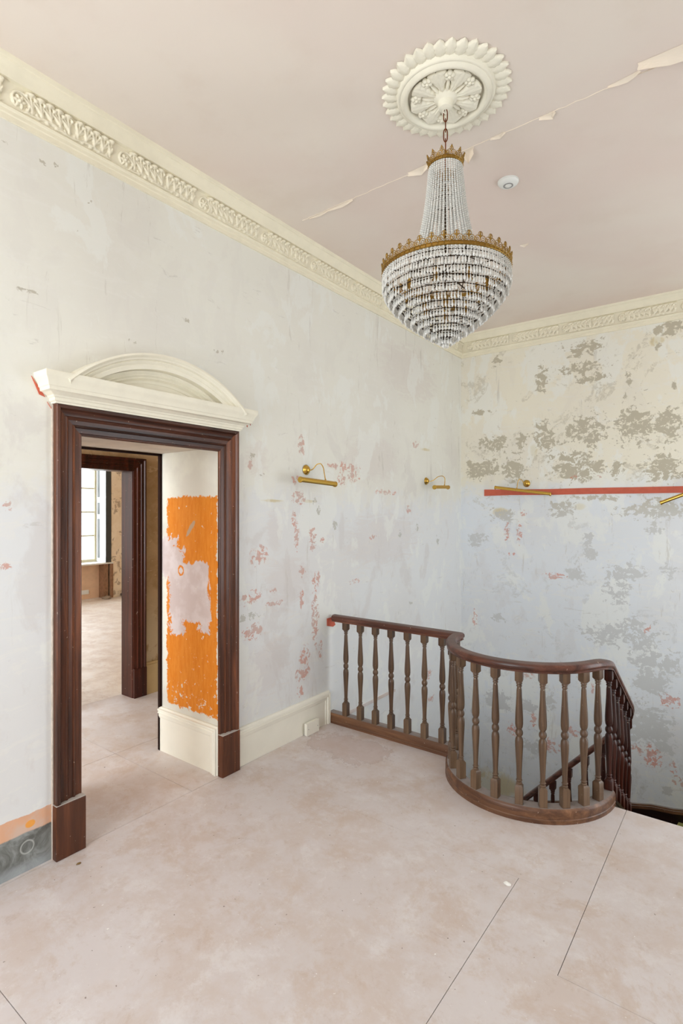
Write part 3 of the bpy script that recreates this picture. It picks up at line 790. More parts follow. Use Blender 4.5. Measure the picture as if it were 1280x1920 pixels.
# torn edges of old red paint round the pediment tips
for (a, b, c) in (((1.108, 2.205), (1.142, 2.128), (1.168, 2.120)), ((1.185, 2.085), (1.198, 2.068), (1.176, 2.100)), ((2.395, 2.165), (2.420, 2.172), (2.412, 2.135)), ((2.425, 2.178), (2.436, 2.186), (2.440, 2.150))):
    me = MB().add([(0.0, a[0] + IO.y, a[1] + IO.z), (0.0, b[0] + IO.y, b[1] + IO.z), (0.0, c[0] + IO.y, c[1] + IO.z),
                   (0.004, a[0] + IO.y, a[1] + IO.z), (0.004, b[0] + IO.y, b[1] + IO.z), (0.004, c[0] + IO.y, c[1] + IO.z)],
                  [(0, 1, 2), (5, 4, 3), (0, 3, 4, 1), (1, 4, 5, 2), (2, 5, 3, 0)]).build('paint_scrap', M['red'], pd)


# ------------------------------------------------------------------ ceiling cornice with acanthus frieze
PC = [(0, 3.289), (0.010, 3.289), (0.011, 3.310), (0.016, 3.314), (0.017, 3.328), (0.024, 3.333), (0.026, 3.338), (0.023, 3.344), (0.014, 3.347),
      (0.026, 3.446), (0.044, 3.448), (0.046, 3.456), (0.049, 3.462), (0.054, 3.474), (0.062, 3.487), (0.070, 3.496), (0.072, 3.502), (0.078, 3.504), (0.082, 3.512), (0.085, CH), (0, CH)]
co = empty('trim_3'); struct(co, 'cream plaster cornice with acanthus frieze along the left wall')
co2 = empty('trim_4'); struct(co2, 'cream plaster cornice with acanthus frieze along the back wall')
full = MB().sweep([(0, RY, 0), (0, W, 0), (RX, W, 0)], [(-u, z) for u, z in PC], (0, 0, 1))
n_ = len(PC)
for i, par in ((0, co), (1, co2)):
    m = MB(); m.add(full.v[i * n_:(i + 2) * n_], [(k, n_ + k, n_ + (k + 1) % n_, (k + 1) % n_) for k in range(n_)])
    m.build('moulding', M['cornice'], par, auto=25)


def leaf_unit(Lu, name):
    """one repeat of carved acanthus: a height field over a slanting strip; u along the wall, v up the strip"""
    nu, nv = 150, 34
    U = np.linspace(0, 1, nu)[:, None] * np.ones(nv)[None]; V = np.linspace(0, 1, nv)[None] * np.ones(nu)[:, None]
    H = np.zeros_like(U); asp = Lu / 0.1
    def lobe(u0, v0, a, rl, rw, h, groove=0):
        nonlocal H
        x = (U - u0) * asp; y = V - v0
        p = x * math.cos(a) + y * math.sin(a); q = -x * math.sin(a) + y * math.cos(a)
        e = 1 - (p / rl) ** 2 - (q / (rw * (1.0 - 0.35 * np.clip(p / rl, -1, 1)))) ** 2
        hh = h * np.sqrt(np.clip(e, 0, 1))
        if groove: hh = hh * (1 - 0.35 * np.cos(q / rw * PI * groove) ** 6)
        H = np.maximum(H, hh)
    # big scroll with a rosette, its rib curling over, then leaning leaves with rolled tips
    cu = 0.14
    for k in range(30):
        a = -0.9 + k * 0.16; r = 0.46 - 0.006 * k
        lobe(cu + r * 0.95 * math.cos(a) / asp, 0.42 + r * math.sin(a), a + PI / 2, 0.10, 0.055, 0.62)
    for k in range(6):
        a = k * PI / 3
        lobe(cu + 0.17 * math.cos(a) / asp, 0.40 + 0.17 * math.sin(a), a, 0.13, 0.085, 0.8)
    lobe(cu, 0.40, 0, 0.09, 0.09, 1.1)
    for k, u0 in enumerate((0.245, 0.327, 0.409, 0.491, 0.573, 0.655, 0.737, 0.819, 0.901, 0.975)):
        lean = 1.95 if k < 5 else 1.25
        for j, da in enumerate((-0.55, -0.18, 0.18, 0.55)):
            lobe(u0 + 0.05 * math.cos(lean + da), 0.40 + 0.16 * math.sin(lean + da), lean + da, 0.46, 0.070, 0.62 + 0.10 * (j % 2))
        lobe(u0 + 0.045 * math.cos(lean), 0.88, 0.2, 0.22, 0.12, 1.15)
        lobe(u0 + 0.045 * math.cos(lean) - 0.035, 0.78, 1.0, 0.11, 0.08, 0.95)
        lobe(u0 + 0.045 * math.cos(lean) + 0.035, 0.76, 2.2, 0.11, 0.08, 0.95)
        lobe(u0 - 0.03, 0.14, lean, 0.20, 0.10, 0.5)
    # a long plain stalk sweeping along the bottom
    for k in range(16):
        t_ = k / 15
        lobe(0.22 + 0.75 * t_, 0.06 + 0.16 * math.sin(t_ * PI * 2) ** 2, 0.1, 0.32, 0.05, 0.55)
    H *= np.clip(V / 0.06, 0, 1) * np.clip((1.03 - V) / 0.05, 0, 1)
    H *= 0.021
    base = 0.0015
    # strip: from (0.020, 3.342) to (0.040, 3.438)
    nx, nz = 0.992, -0.12
    X = 0.014 + 0.012 * V + (H - base) * nx; Z = 3.347 + 0.099 * V + (H - base) * nz; Y = U * Lu
    vs = np.stack([X, Y, Z], -1).reshape(-1, 3).tolist()
    fs = []
    for i in range(nu - 1):
        for j in range(nv - 1):
            if max(H[i, j], H[i + 1, j], H[i, j + 1], H[i + 1, j + 1]) > base * 0.5:
                fs.append((i * nv + j, (i + 1) * nv + j, (i + 1) * nv + j + 1, i * nv + j + 1))
    me = bpy.data.meshes.new(name); me.from_pydata(vs, [], fs)
    me.materials.append(M['cornice'])
    me.polygons.foreach_set('use_smooth', [True] * len(me.polygons)); me.update()
    return me


LU = 0.5
lm = leaf_unit(LU, 'acanthus_run')
y = 0.98 - 2 * LU
k = 0
while y < W - 0.1:
    s = min(1.0, (W - 0.04 - y) / LU)
    inst('acanthus_relief', lm, co, (0, y, 0), (0, 0, 0), (1, s, 1)); y += LU; k += 1
x = 0.045
while x < 3.1:
    ob = inst('acanthus_relief', lm, co2, (x, W, 0), (0, 0, -PI / 2), (0.55, 1, 1)); ob.location.x = x
    ob.location.y = W - 0.013
    x += LU
# ------------------------------------------------------------------ balustrade round the stairwell
bl = empty('balustrade', (0, 0, 0)); tag(bl, 'dark turned-wood balustrade curving round the stairwell and down the stairs', 'banister')
ZB = 0.075                       # top of the base rail
ZR = 0.816                       # top of the handrail


def curve_pts():
    """centre line of the handrail: (x, y, drop below landing level)"""
    P = [(0.036, 3.268, 0.0), (0.30, 3.268, 0.0), (0.62, 3.268, 0), (BC[0] - BR_, 3.268, 0.0)]
    n = 30
    for i in range(1, n + 1):
        a = PI * i / n
        y = BC[1] - BR_ * math.sin(a)
        dz = 0.0
        if i > n * 0.86: dz = -0.035 * ((i / n - 0.86) / 0.14) ** 2
        P.append((BC[0] - BR_ * math.cos(a), y, dz))
    d = -0.035; y = BC[1]
    while y < 3.83:
        y += 0.05; d -= 0.05 * 0.655; P.append((BC[0] + BR_, y, d))
    r = 0.20; cy = y; cx = BC[0] + BR_ - r
    for i in range(1, 11):
        a = PI / 2 * i / 10
        d -= r * PI / 20 * 1.12
        P.append((cx + r * math.cos(a), cy + r * math.sin(a), d))
    x = cx; y = cy + r
    while x > 0.75:
        x -= 0.06; d -= 0.06 * 1.06; P.append((x, y, d))
    return P


CP = curve_pts()
rail = [(-0.026, -0.050), (0.026, -0.050), (0.027, -0.044), (0.024, -0.040), (0.030, -0.034), (0.032, -0.026), (0.030, -0.014), (0.024, -0.005), (0.014, -0.0005), (0, 0.0),
        (-0.014, -0.0005), (-0.024, -0.005), (-0.030, -0.014), (-0.032, -0.026), (-0.030, -0.034), (-0.024, -0.040), (-0.027, -0.044)]
rp = [(x, y, ZR + d) for x, y, d in CP]
MB().sweep(rp, rail, (0, 0, 1)).build('handrail', M['rail'], bl, auto=40)
MB().lathe([(0.0, 0.0), (0.026, 0.0), (0.031, 0.008), (0.032, 0.022), (0.030, 0.036), (0.022, 0.0465), (0.0, 0.050)], 20, (BC[0] - BR_, 3.265, ZR - 0.0495)).build('rail_corner_cap', M['rail'], bl, auto=40)

# base rail: straight piece, curved piece
bp = [(-0.036, 0.0), (0.036, 0.0), (0.036, 0.020), (0.033, 0.024), (0.035, 0.030), (0.035, 0.060), (0.031, 0.068), (0.025, ZB), (-0.036, ZB)]
MB().sweep([(0.0, 3.272, 0), (BC[0] - BR_ - 0.030, 3.272, 0)], [(-u, v) for u, v in bp], (0, 0, 1)).build('base_rail', M['base'], bl, auto=30)
arc_pts = [(BC[0] - BR_ * math.cos(PI * i / 32), BC[1] - BR_ * math.sin(PI * i / 32), 0) for i in range(33)]
MB().sweep(arc_pts, [(-u, v) for u, v in bp], (0, 0, 1)).build('curved_base_rail', M['base'], bl, auto=30)
# strings under the descending part
sp = CP[next(i for i, p in enumerate(CP) if p[1] >= 3.26 and p[0] > 1.9):]
MB().sweep([(x, y, ZB + d - 0.0) for x, y, d in sp], [(-0.024, -0.26), (0.024, -0.26), (0.024, -0.02), (0.028, -0.02), (0.028, 0.0), (-0.028, 0.0), (-0.028, -0.02), (-0.024, -0.02)], (0, 0, 1)).build('stair_string', M['dark_wood'], bl)


def baluster_mesh():
    m = MB()
    h = 0.0198
    def block(z0, z1, ch_top, ch_bot):
        prof = []
        a, b = (h - 0.007, h - 0.007)
        zz = [(h if not ch_bot else h - 0.007, z0)] + ([(h, z0 + 0.010)] if ch_bot else []) + ([(h, z1 - 0.010)] if ch_top else []) + [(h if not ch_top else h - 0.007, z1)]
        vs = []; fs = []
        for r, z in zz: vs += [(-r, -r, z), (r, -r, z), (r, r, z), (-r, r, z)]
        for i in range(len(zz) - 1):
            for k in range(4):
                l = (k + 1) % 4; fs.append((i * 4 + k, i * 4 + l, i * 4 + 4 + l, i * 4 + 4 + k))
        fs.append((3, 2, 1, 0)); n = (len(zz) - 1) * 4; fs.append((n, n + 1, n + 2, n + 3))
        m.add(vs, fs)
    block(0.0, 0.103, True, False)
    block(0.636, 0.700, False, True)
    prof = [(0.0135, 0.102), (0.0155, 0.106), (0.0155, 0.111), (0.0125, 0.114), (0.0125, 0.117), (0.0145, 0.120), (0.0145, 0.124), (0.0108, 0.128),
            (0.0105, 0.140), (0.0118, 0.180), (0.0140, 0.225), (0.0168, 0.270), (0.0188, 0.305), (0.0190, 0.325), (0.0172, 0.340), (0.0120, 0.349), (0.0105, 0.352),
            (0.0120, 0.355), (0.0165, 0.361), (0.0182, 0.370), (0.0165, 0.380), (0.0120, 0.387), (0.0105, 0.390), (0.0125, 0.394), (0.0165, 0.402), (0.0186, 0.418), (0.0186, 0.440),
            (0.0170, 0.475), (0.0142, 0.520), (0.0118, 0.560), (0.0108, 0.595), (0.0106, 0.610), (0.0140, 0.613), (0.0140, 0.618), (0.0120, 0.621), (0.0120, 0.624), (0.0155, 0.627), (0.0155, 0.632), (0.0130, 0.638)]
    m.lathe([(0.0128 + 0.92 * (r - 0.0105) if z > 0.12 and z < 0.61 else r, z) for r, z in prof], 14)
    me = m.mesh('baluster')
    me.polygons.foreach_set('use_smooth', [True] * len(me.polygons)); me.set_sharp_from_angle(angle=math.radians(35))
    return me


bme = baluster_mesh(); bme.materials.append(M['baluster'])
bmd = bme.copy(); bmd.name = 'dark_baluster'; bmd.materials.clear(); bmd.materials.append(M['mahogany_deep'])
for k in range(7):
    inst('baluster', bme, bl, (0.152 + 0.1318 * k, 3.266, ZB - 0.003))
for ang in (4, 22, 38, 54.5, 71, 87, 103, 118, 132.5, 147, 161):
    a = math.radians(ang)
    inst('baluster', bme, bl, (BC[0] - BR_ * math.cos(a), BC[1] - BR_ * math.sin(a), ZB - 0.003), (0, 0, a + (0 if ang > 10 else 0)))


def along(P, s):
    acc = 0
    for i in range(len(P) - 1):
        a, b = P[i], P[i + 1]
        l = math.hypot(b[0] - a[0], b[1] - a[1])
        if acc + l >= s:
            t = (s - acc) / l
            return tuple(a[k] + (b[k] - a[k]) * t for k in range(3)) + (math.atan2(b[1] - a[1], b[0] - a[0]),)
        acc += l
    return None


i0 = next(i for i, p in enumerate(CP) if p[1] >= 3.24 and p[0] > 1.9)
run = CP[i0:]
s = 0.005
while True:
    p = along(run, s)
    if p is None or p[0] < 1.0: break
    inst('baluster', bmd, bl, (p[0], p[1], ZB - 0.006 + p[2]), (0, 0, p[3]))
    s += 0.112

# ------------------------------------------------------------------ stairs
st = empty('staircase'); struct(st, 'dark wooden stair going down and turning left below the landing edge')
carp = plain('worn_green_carpet', srgb(164, 162, 96), 0.9, var=0.05, scale=40)
RI, GO = 0.166, 0.25
for k in range(3):
    z = -RI * (k + 1); y0 = EDGE + GO * k
    MB().box((1.975, y0 - (0.0 if k == 0 else 0.0), z - 0.03), (2.95, y0 + GO + 0.02, z)).build('tread', M['dark_wood'], st)
    MB().box((1.975, y0, z), (2.95, y0 + 0.015, z + RI - 0.03)).build('riser', M['dark_wood'], st)
pv = (1.94, 4.06); y3 = EDGE + 3 * GO
fan = [(2.95, y3), (2.95, 4.75), (2.95, 5.585), (2.06, 5.585), (1.35, 5.585), (0.70, 5.585)]
zs = [-0.66, -0.83, -1.125, -1.24, -1.38]
for k in range(5):
    a, b = fan[k], fan[k + 1]; z = zs[k]
    q = [(pv[0] - 0.02 * k, pv[1]), a, b]
    me = bpy.data.meshes.new('winder')
    vs = [(x, y, z) for x, y in q] + [(x, y, z - 0.03) for x, y in q]
    me.from_pydata(vs, [], [(0, 1, 2), (5, 4, 3), (0, 3, 4, 1), (1, 4, 5, 2), (2, 5, 3, 0)])
    link('winder', me, carp if k == 2 else M['dark_wood'], st)
for k in range(3):
    z = -1.56 - RI * k
    MB().box((0.70 - 0.24 * (k + 1), 4.1, z - 0.03), (0.72 - 0.24 * k, 5.585, z)).build('tread', M['dark_wood'], st)
struct(MB().box((2.95, EDGE, -2.6), (3.05, 5.5, 0.0)).build('wall_stair_side', M['white']), 'side wall of the stair')
# dark skirting climbing the back wall
top = [(0.05, -1.401), (0.436, -1.401), (0.517, -1.397), (0.80, -1.350), (1.206, -1.222), (1.50, -1.135), (1.671, -1.090), (1.852, -1.045), (2.02, -1.030), (2.20, -0.99), (3.2, -0.80)]
m_ = MB(); Y_ = W
def sk_strip(m, top, zo, h, th):
    n = len(top); vs = []
    for x, z in top: vs += [(x, Y_ - th, z + zo), (x, Y_ - th, z + zo - h), (x, Y_ - 0.0005, z + zo - h), (x, Y_ - 0.0005, z + zo)]
    fs = []
    for i in range(n - 1):
        for k in range(4): fs.append((i * 4 + k, i * 4 + (k + 1) % 4, i * 4 + 4 + (k + 1) % 4, i * 4 + 4 + k))
    m.add(vs, fs + [(0, 1, 2, 3), (4 * n - 1, 4 * n - 2, 4 * n - 3, 4 * n - 4)])
bs = empty('baseboard_back'); struct(bs, 'dark wooden skirting climbing the back wall beside the stair')
sk_strip(m_, top, -0.04, 0.34, 0.016); m_.build('board', M['dark_wood'], bs)
m_ = MB(); sk_strip(m_, top, 0.0, 0.014, 0.024); sk_strip(m_, top, -0.014, 0.026, 0.032); m_.build('moulding', M['base'], bs)

# ------------------------------------------------------------------ red paint left on the walls
m_ = MB(); up_ = [(0.27, 1.832), (0.60, 1.826), (0.95, 1.821), (1.3, 1.823), (1.7, 1.820), (2.09, 1.819), (3.4, 1.81)]; lo_ = [(0.27, 1.763), (0.55, 1.768), (0.95, 1.763), (1.3, 1.765), (1.7, 1.762), (2.09, 1.761), (3.4, 1.75)]
n_ = len(up_); vs = [(x, W - 0.008, z) for x, z in up_] + [(x, W - 0.008, z) for x, z in lo_] + [(x, W - .0005, z) for x, z in up_] + [(x, W - .0005, z) for x, z in lo_]
fs = []
for i in range(n_ - 1):
    fs += [(i, i + 1, n_ + i + 1, n_ + i), (i, 2 * n_ + i, 2 * n_ + i + 1, i + 1), (n_ + i, n_ + i + 1, 3 * n_ + i + 1, 3 * n_ + i)]
fs += [(0, n_, 3 * n_, 2 * n_)]
m_.add(vs, fs); o = m_.build('trim_5', M['red']); struct(o, 'long narrow terracotta-red strip across the back wall')
m_ = MB().add([(0.0008, 3.226, 0.786), (0.0008, 3.30, 0.788), (0.0008, 3.33, 0.722), (0.0008, 3.30, 0.712), (0.0008, 3.228, 0.730),
               (0.004, 3.226, 0.786), (0.004, 3.30, 0.788), (0.004, 3.33, 0.722), (0.004, 3.30, 0.712), (0.004, 3.228, 0.730)],
              [(5, 6, 7, 8, 9), (4, 3, 2, 1, 0), (0, 1, 6, 5), (1, 2, 7, 6), (2, 3, 8, 7), (3, 4, 9, 8), (4, 0, 5, 9)])
struct(m_.build('trim_6', M['red']), 'small terracotta-red paint patch behind the wall end of the handrail')


# ------------------------------------------------------------------ brass picture lights
def picture_light(label, base, out, along_v, arm_knee, tube_a, tube_b, r=0.0135, wire=False):
    """base: wall point; out: unit vector out of the wall"""
    root = empty('picture_light', base); tag(root, label, 'wall light', 'brass picture lights')
    B = Vector(base); out = Vector(out)
    def loc(p): return Vector(p) - B
    # domed back plate
    prof = [(0.0, 0.0), (0.036, 0.0), (0.037, 0.006), (0.031, 0.010), (0.028, 0.018), (0.020, 0.026), (0.010, 0.031), (0.0, 0.032)]
    me = MB().lathe(prof, 24).mesh('back_plate'); me.materials.append(M['brass'])
    me.polygons.foreach_set('use_smooth', [True] * len(me.polygons))
    inst('back_plate', me, root, (0, 0, 0), out.to_track_quat('Z', 'Y').to_euler())
    ta, tb = loc(tube_a), loc(tube_b)
    knee = loc(arm_knee); att = ta.lerp(tb, 0.5) if arm_knee[3:] == () else None
    end = Vector((knee.x, knee.y, 0)); 
    t_ = (tb - ta); tt = max(0.0, min(1.0, (knee - ta).dot(t_) / t_.length_squared)); foot = ta.lerp(tb, tt)
    # swan-neck arm: out of the plate, dips, rises, rolls over and drops to the tube
    s0 = out * 0.030
    hp = Vector((knee.x, knee.y, knee.z))
    pts = []
    ctrl = [s0, s0 + out * 0.012 + Vector((0, 0, -0.004)), s0.lerp(hp, 0.35) + Vector((0, 0, -0.008)), s0.lerp(hp, 0.62) + Vector((0, 0, 0.010)), s0.lerp(hp, 0.86) + Vector((0, 0, 0.008)), hp,
            hp.lerp(foot, 0.22) + (hp - s0) * 0.10, hp.lerp(foot, 0.5) + (hp - s0) * 0.08, foot + Vector((0, 0, r))]
    for i in range(len(ctrl) - 1):
        p0 = ctrl[max(i - 1, 0)]; p1 = ctrl[i]; p2 = ctrl[i + 1]; p3 = ctrl[min(i + 2, len(ctrl) - 1)]
        for j in range(5):
            t = j / 5
            pts.append(0.5 * ((2 * p1) + (p2 - p0) * t + (2 * p0 - 5 * p1 + 4 * p2 - p3) * t * t + (3 * p1 - p0 - 3 * p2 + p3) * t ** 3))
    pts.append(ctrl[-1])
    MB().tube(pts, 0.0036, 8).build('arm', M['brass'], root, smooth=True)
    d = t_.normalized()
    # half-open trough shade
    n = 14; m = MB(); sv = d.cross(Vector((0, 0, 1))).normalized(); uv = sv.cross(d)
    if uv.z < 0: uv = -uv; 
    vs = []
    for p in (ta, tb):
        for q, rr in ((0, r), (1, r - 0.0015)):
            for i in range(n + 1):
                a = -0.75 + (PI + 1.5) * i / n
                vs.append(p + (sv * math.cos(a) + uv * math.sin(a)) * rr)
    k = n + 1; fs = []
    for i in range(n):
        fs += [(i, i + 1, 2 * k + i + 1, 2 * k + i), (k + i, 3 * k + i, 3 * k + i + 1, k + i + 1), (i, k + i, k + i + 1, i + 1), (2 * k + i, 2 * k + i + 1, 3 * k + i + 1, 3 * k + i)]
    fs += [(0, 2 * k, 3 * k, k), (n, k + n, 3 * k + n, 2 * k + n)]
    m.add(vs, fs); m.build('shade', M['brass'], root, auto=35)
    for p, s in ((ta, -1), (tb, 1)):
        e = p + d * s * 0.004
        MB().tube([p - d * s * 0.004, e, e + d * s * 0.003], [r + 0.0012, r + 0.0012, r - 0.002], 16).build('end_cap', M['brass'], root, auto=35)
    MB().tube([ta.lerp(tb, 0.15) + Vector((0, 0, -0.002)), ta.lerp(tb, 0.85) + Vector((0, 0, -0.002))], 0.006, 10).build('bulb', M['plastic'], root, smooth=True)
    MB().tube([foot + Vector((0, 0, r * 0.6)), foot + Vector((0, 0, r + 0.008))], [0.008, 0.005], 10).build('clamp', M['brass'], root, smooth=True)
    return root


picture_light('brass picture light nearest the doorway, long tilted tube on a swan-neck arm', (0.0, 2.985, 1.898), (1, 0, 0), 0, (0.105, 3.03, 1.938), (0.15, 2.755, 1.812), (0.15, 3.135, 1.796), 0.020)
picture_light('small brass picture light close to the corner of the room', (0.0, 4.80, 1.897), (1, 0, 0), 0, (0.135, 4.90, 1.945), (0.15, 4.69, 1.828), (0.15, 4.98, 1.838), 0.020)
picture_light('brass picture light sagging over the red strip on the back wall', (0.725, W, 1.884), (0, -1, 0), 0, (0.672, W - 0.075, 1.925), (0.43, W - 0.10, 1.846), (0.99, W - 0.10, 1.767), 0.018)
picture_light('brass picture light at the right edge with its tube slanting up', (2.20, W, 1.884), (0, -1, 0), 0, (2.14, W - 0.075, 1.925), (1.935, W - 0.10, 1.672), (2.40, W - 0.10, 1.865), 0.018)

# ------------------------------------------------------------------ ceiling rose
RXY = (1.45, 2.28)
ro = empty('ceiling_rose', (RXY[0], RXY[1], CH)); tag(ro, 'large cream plaster ceiling rose of leaves above the chandelier', 'ceiling rose')
PM = M['plaster_cream']
MB().lathe([(0.003, -0.0125), (0.03, -0.0125), (0.165, -0.0125), (0.196, -0.012), (0.200, -0.020), (0.205, -0.026), (0.212, -0.028), (0.219, -0.024), (0.223, -0.016), (0.226, -0.012), (0.262, -0.010), (0.268, 0.0)], 72).build('disc', PM, ro, auto=30)
MB().lathe([(0.168, -0.012), (0.172, -0.030), (0.178, -0.040), (0.186, -0.044), (0.195, -0.042), (0.202, -0.034), (0.206, -0.030), (0.213, -0.032), (0.219, -0.027), (0.222, -0.012)], 72).build('ring_moulding', PM, ro, auto=60)


def leaf_mesh(name, L, Wd, lobes, h, curl, nu=14, nv=9, groove=3, tipw=0.25, skew=1.0):
    """leaf lying along +x, bulging to -z (down from the ceiling)"""
    vs = []; fs = []
    for side in (0, 1):
        for i in range(nu):
            u = i / (nu - 1)
            wv = Wd * (math.sin(PI * min(1, (u ** skew * 0.86 + 0.10))) ** 0.7) * (1 + 0.30 * abs(math.sin(u * PI * lobes)) - 0.12)
            if skew > 1.5: wv *= 0.35 + 0.65 * u
            if tipw < 0.2: wv *= min(1.0, max(0.0, (1.0 - u) * 3.2)) ** 0.55 + 0.06
            elif i == nu - 1: wv *= tipw
            for j in range(nv):
                v = -1 + 2 * j / (nv - 1)
                zz = -h * (1 - v * v) ** 0.6 * (0.5 + 0.5 * math.sin(PI * min(1, u * 0.9 + .1))) - curl * u ** 3
                zz += 0.18 * h * abs(math.sin(v * groove * PI)) * (1 - u * .5)
                if side: zz += 0.004
                vs.append((u * L, v * wv, zz - 0.002))
    n = nu * nv
    for i in range(nu - 1):
        for j in range(nv - 1):
            a = i * nv + j
            fs.append((a, a + 1, a + nv + 1, a + nv)); fs.append((n + a, n + a + nv, n + a + nv + 1, n + a + 1))
    for i in range(nu - 1):
        a = i * nv; fs.append((a, a + nv, n + a + nv, n + a)); a = i * nv + nv - 1; fs.append((a, n + a, n + a + nv, a + nv))
    for j in range(nv - 1):
        a = j; fs.append((a, n + a, n + a + 1, a + 1)); a = (nu - 1) * nv + j; fs.append((a, a + 1, n + a + 1, n + a))
    me = MB().add(vs, fs).mesh(name); me.materials.append(PM)
    me.polygons.foreach_set('use_smooth', [True] * len(me.polygons)); me.set_sharp_from_angle(angle=math.radians(60))
    return me


NL = 36
lf = leaf_mesh('rim_leaf', 0.082, 0.0265, 4, 0.013, -0.002, 18, 9, 1.5, 0.15, 1.15)
for k in range(NL):
    a = 2 * PI * k / NL
    inst('rim_leaf', lf, ro, (0.210 * math.cos(a), 0.210 * math.sin(a), -0.005 - 0.0015 * (k % 2)), (0, 0, a + 0.12))
ac = leaf_mesh('acanthus_leaf', 0.138, 0.050, 5, 0.020, 0.008, 30, 13, 2.0, 0.3, 2.4)
bf = leaf_mesh('stalk', 0.085, 0.009, 1, 0.016, -0.004, 10, 7, 1.0, 0.8)
for k in range(8):
    a = 2 * PI * (k + 0.25) / 8
    inst('acanthus_leaf', ac, ro, (0.026 * math.cos(a), 0.026 * math.sin(a), -0.020), (0, 0, a))
    a += PI / 8
    inst('stalk', bf, ro, (0.034 * math.cos(a), 0.034 * math.sin(a), -0.022), (0, 0, a))
slm = MB().add([(0.050, -0.0025, -0.0135), (0.112, -0.0065, -0.0135), (0.118, 0.0, -0.0135), (0.112, 0.0065, -0.0135), (0.050, 0.0025, -0.0135),
                (0.050, -0.0025, -0.0122), (0.112, -0.0065, -0.0122), (0.118, 0.0, -0.0122), (0.112, 0.0065, -0.0122), (0.050, 0.0025, -0.0122)],
               [(0, 1, 2, 3, 4), (9, 8, 7, 6, 5), (0, 5, 6, 1), (1, 6, 7, 2), (2, 7, 8, 3), (3, 8, 9, 4), (4, 9, 5, 0)]).mesh('slot_shade_inlay')
slm.materials.append(plain('slot_shade', srgb(70, 66, 58), 0.9, var=0.0))  # dark inlay colour stands in for the shade inside holes
for k in range(8):
    for s in (-1, 1):
        inst('slot_shade_inlay', slm, ro, (0, 0, 0), (0, 0, 2 * PI * (k + 0.25) / 8 + PI / 8 + s * 0.15))
m_ = MB()
for k in range(5):
    a = 2 * PI * k / 5
    m_.lathe([(0.0, -0.014), (0.008, -0.012), (0.0125, -0.004), (0.011, 0.004), (0, 0.006)], 8, (0.014 * math.cos(a), 0.014 * math.sin(a), 0))
m_.lathe([(0.0, -0.020), (0.006, -0.017), (0.008, -0.010), (0.007, 0.0)], 8)
fm = m_.mesh('flower'); fm.materials.append(PM); fm.polygons.foreach_set('use_smooth', [True] * len(fm.polygons))
for k in range(8):
    a = 2 * PI * (k + 0.25) / 8 + PI / 8
    inst('flower', fm, ro, (0.132 * math.cos(a), 0.132 * math.sin(a), -0.026), (0, 0, a))
    for s in (-1, 1):
        inst('flower', fm, ro, (0.120 * math.cos(a + s * 0.17), 0.120 * math.sin(a + s * 0.17), -0.018), (0, 0, a), (0.6, 0.6, 0.7))
MB().lathe([(0.062, -0.014), (0.058, -0.030), (0.050, -0.040), (0.042, -0.044), (0.036, -0.050), (0.034, -0.066), (0.030, -0.078), (0.020, -0.082), (0.0, -0.083)], 32).build('boss', PM, ro, auto=35)
# hook under the boss
th = MB().lathe([(0.010 + 0.0025 * math.cos(a), 0.0025 * math.sin(a)) for a in [2 * PI * i / 8 for i in range(8)]], 16, closed=True).mesh('hook'); th.materials.append(PM)
inst('hook', th, ro, (0, 0, -0.090), (PI / 2, 0, 0.6))

# ------------------------------------------------------------------ chandelier
ch = empty('chandelier', (RXY[0], RXY[1], 2.38)); tag(ch, 'big crystal chandelier with gilt crown bands hanging from the ceiling rose', 'chandelier')
Z0 = 2.38


def cz(z): return z - Z0


# chain
lk = MB()
pts = []
for i in range(20):
    a = 2 * PI * i / 20
    pts.append((0.0085 * math.cos(a), 0, 0.020 * math.sin(a) + (0.010 if math.sin(a) > 0.2 else (-0.010 if math.sin(a) < -0.2 else 0))))
pts.append(pts[0])
lkm = MB().tube(pts, 0.0026, 6, cap=False).mesh('chain_link'); lkm.materials.append(M['copper'])
lkm.polygons.foreach_set('use_smooth', [True] * len(lkm.polygons))
z = 3.415; k = 0
while z > 3.235:
    inst('chain_link', lkm, ch, (0, 0, cz(z)), (0, 0, 0.5 + k * PI / 2)); z -= 0.046; k += 1
# stem
MB().tube([(0, 0, cz(3.255)), (0, 0, cz(3.17))], 0.006, 8).build('stem', M['copper'], ch, smooth=True)
m_ = MB(); z = 3.17
while z > 2.50:
    m_.lathe([(0.0, -0.008), (0.0042, -0.005), (0.0055, 0), (0.0042, 0.005), (0.0, 0.008)], 8, (0, 0, cz(z))); z -= 0.0165
m_.build('beaded_stem', M['wire'], ch, smooth=True)


def finial_mesh(h, wd, name):
    """pierced crown point: two scroll rings, a ring above, a knobbed spike"""
    m = MB(); r = wd * 0.24
    def ring(y, z, r, t=0.0016):
        pts = [(0, y + r * math.cos(a), z + r * math.sin(a)) for a in [2 * PI * i / 12 for i in range(13)]]
        m.tube(pts, t, 5, cap=False)
    ring(-r * 1.05, r, r); ring(r * 1.05, r, r); ring(0, r * 2.5, r * 0.8)
    ring(-wd * 0.42, r * 0.7, r * 0.55); ring(-r * 1.05, r * 0.9, r * 0.45, 0.0015); ring(r * 1.05, r * 0.9, r * 0.45, 0.0015); ring(0, r * 1.9, r * 0.45, 0.0013)
    m.lathe([(0.0, h * 0.52), (0.0022, h * 0.54), (0.0042, h * 0.62), (0.002, h * 0.68), (0.0030, h * 0.74), (0.0046, h * 0.80), (0.0025, h * 0.88), (0.0032, h * 0.93), (0, h)], 7)
    me = m.mesh(name); me.materials.append(M['bronze']); me.polygons.foreach_set('use_smooth', [True] * len(me.polygons))
    return me


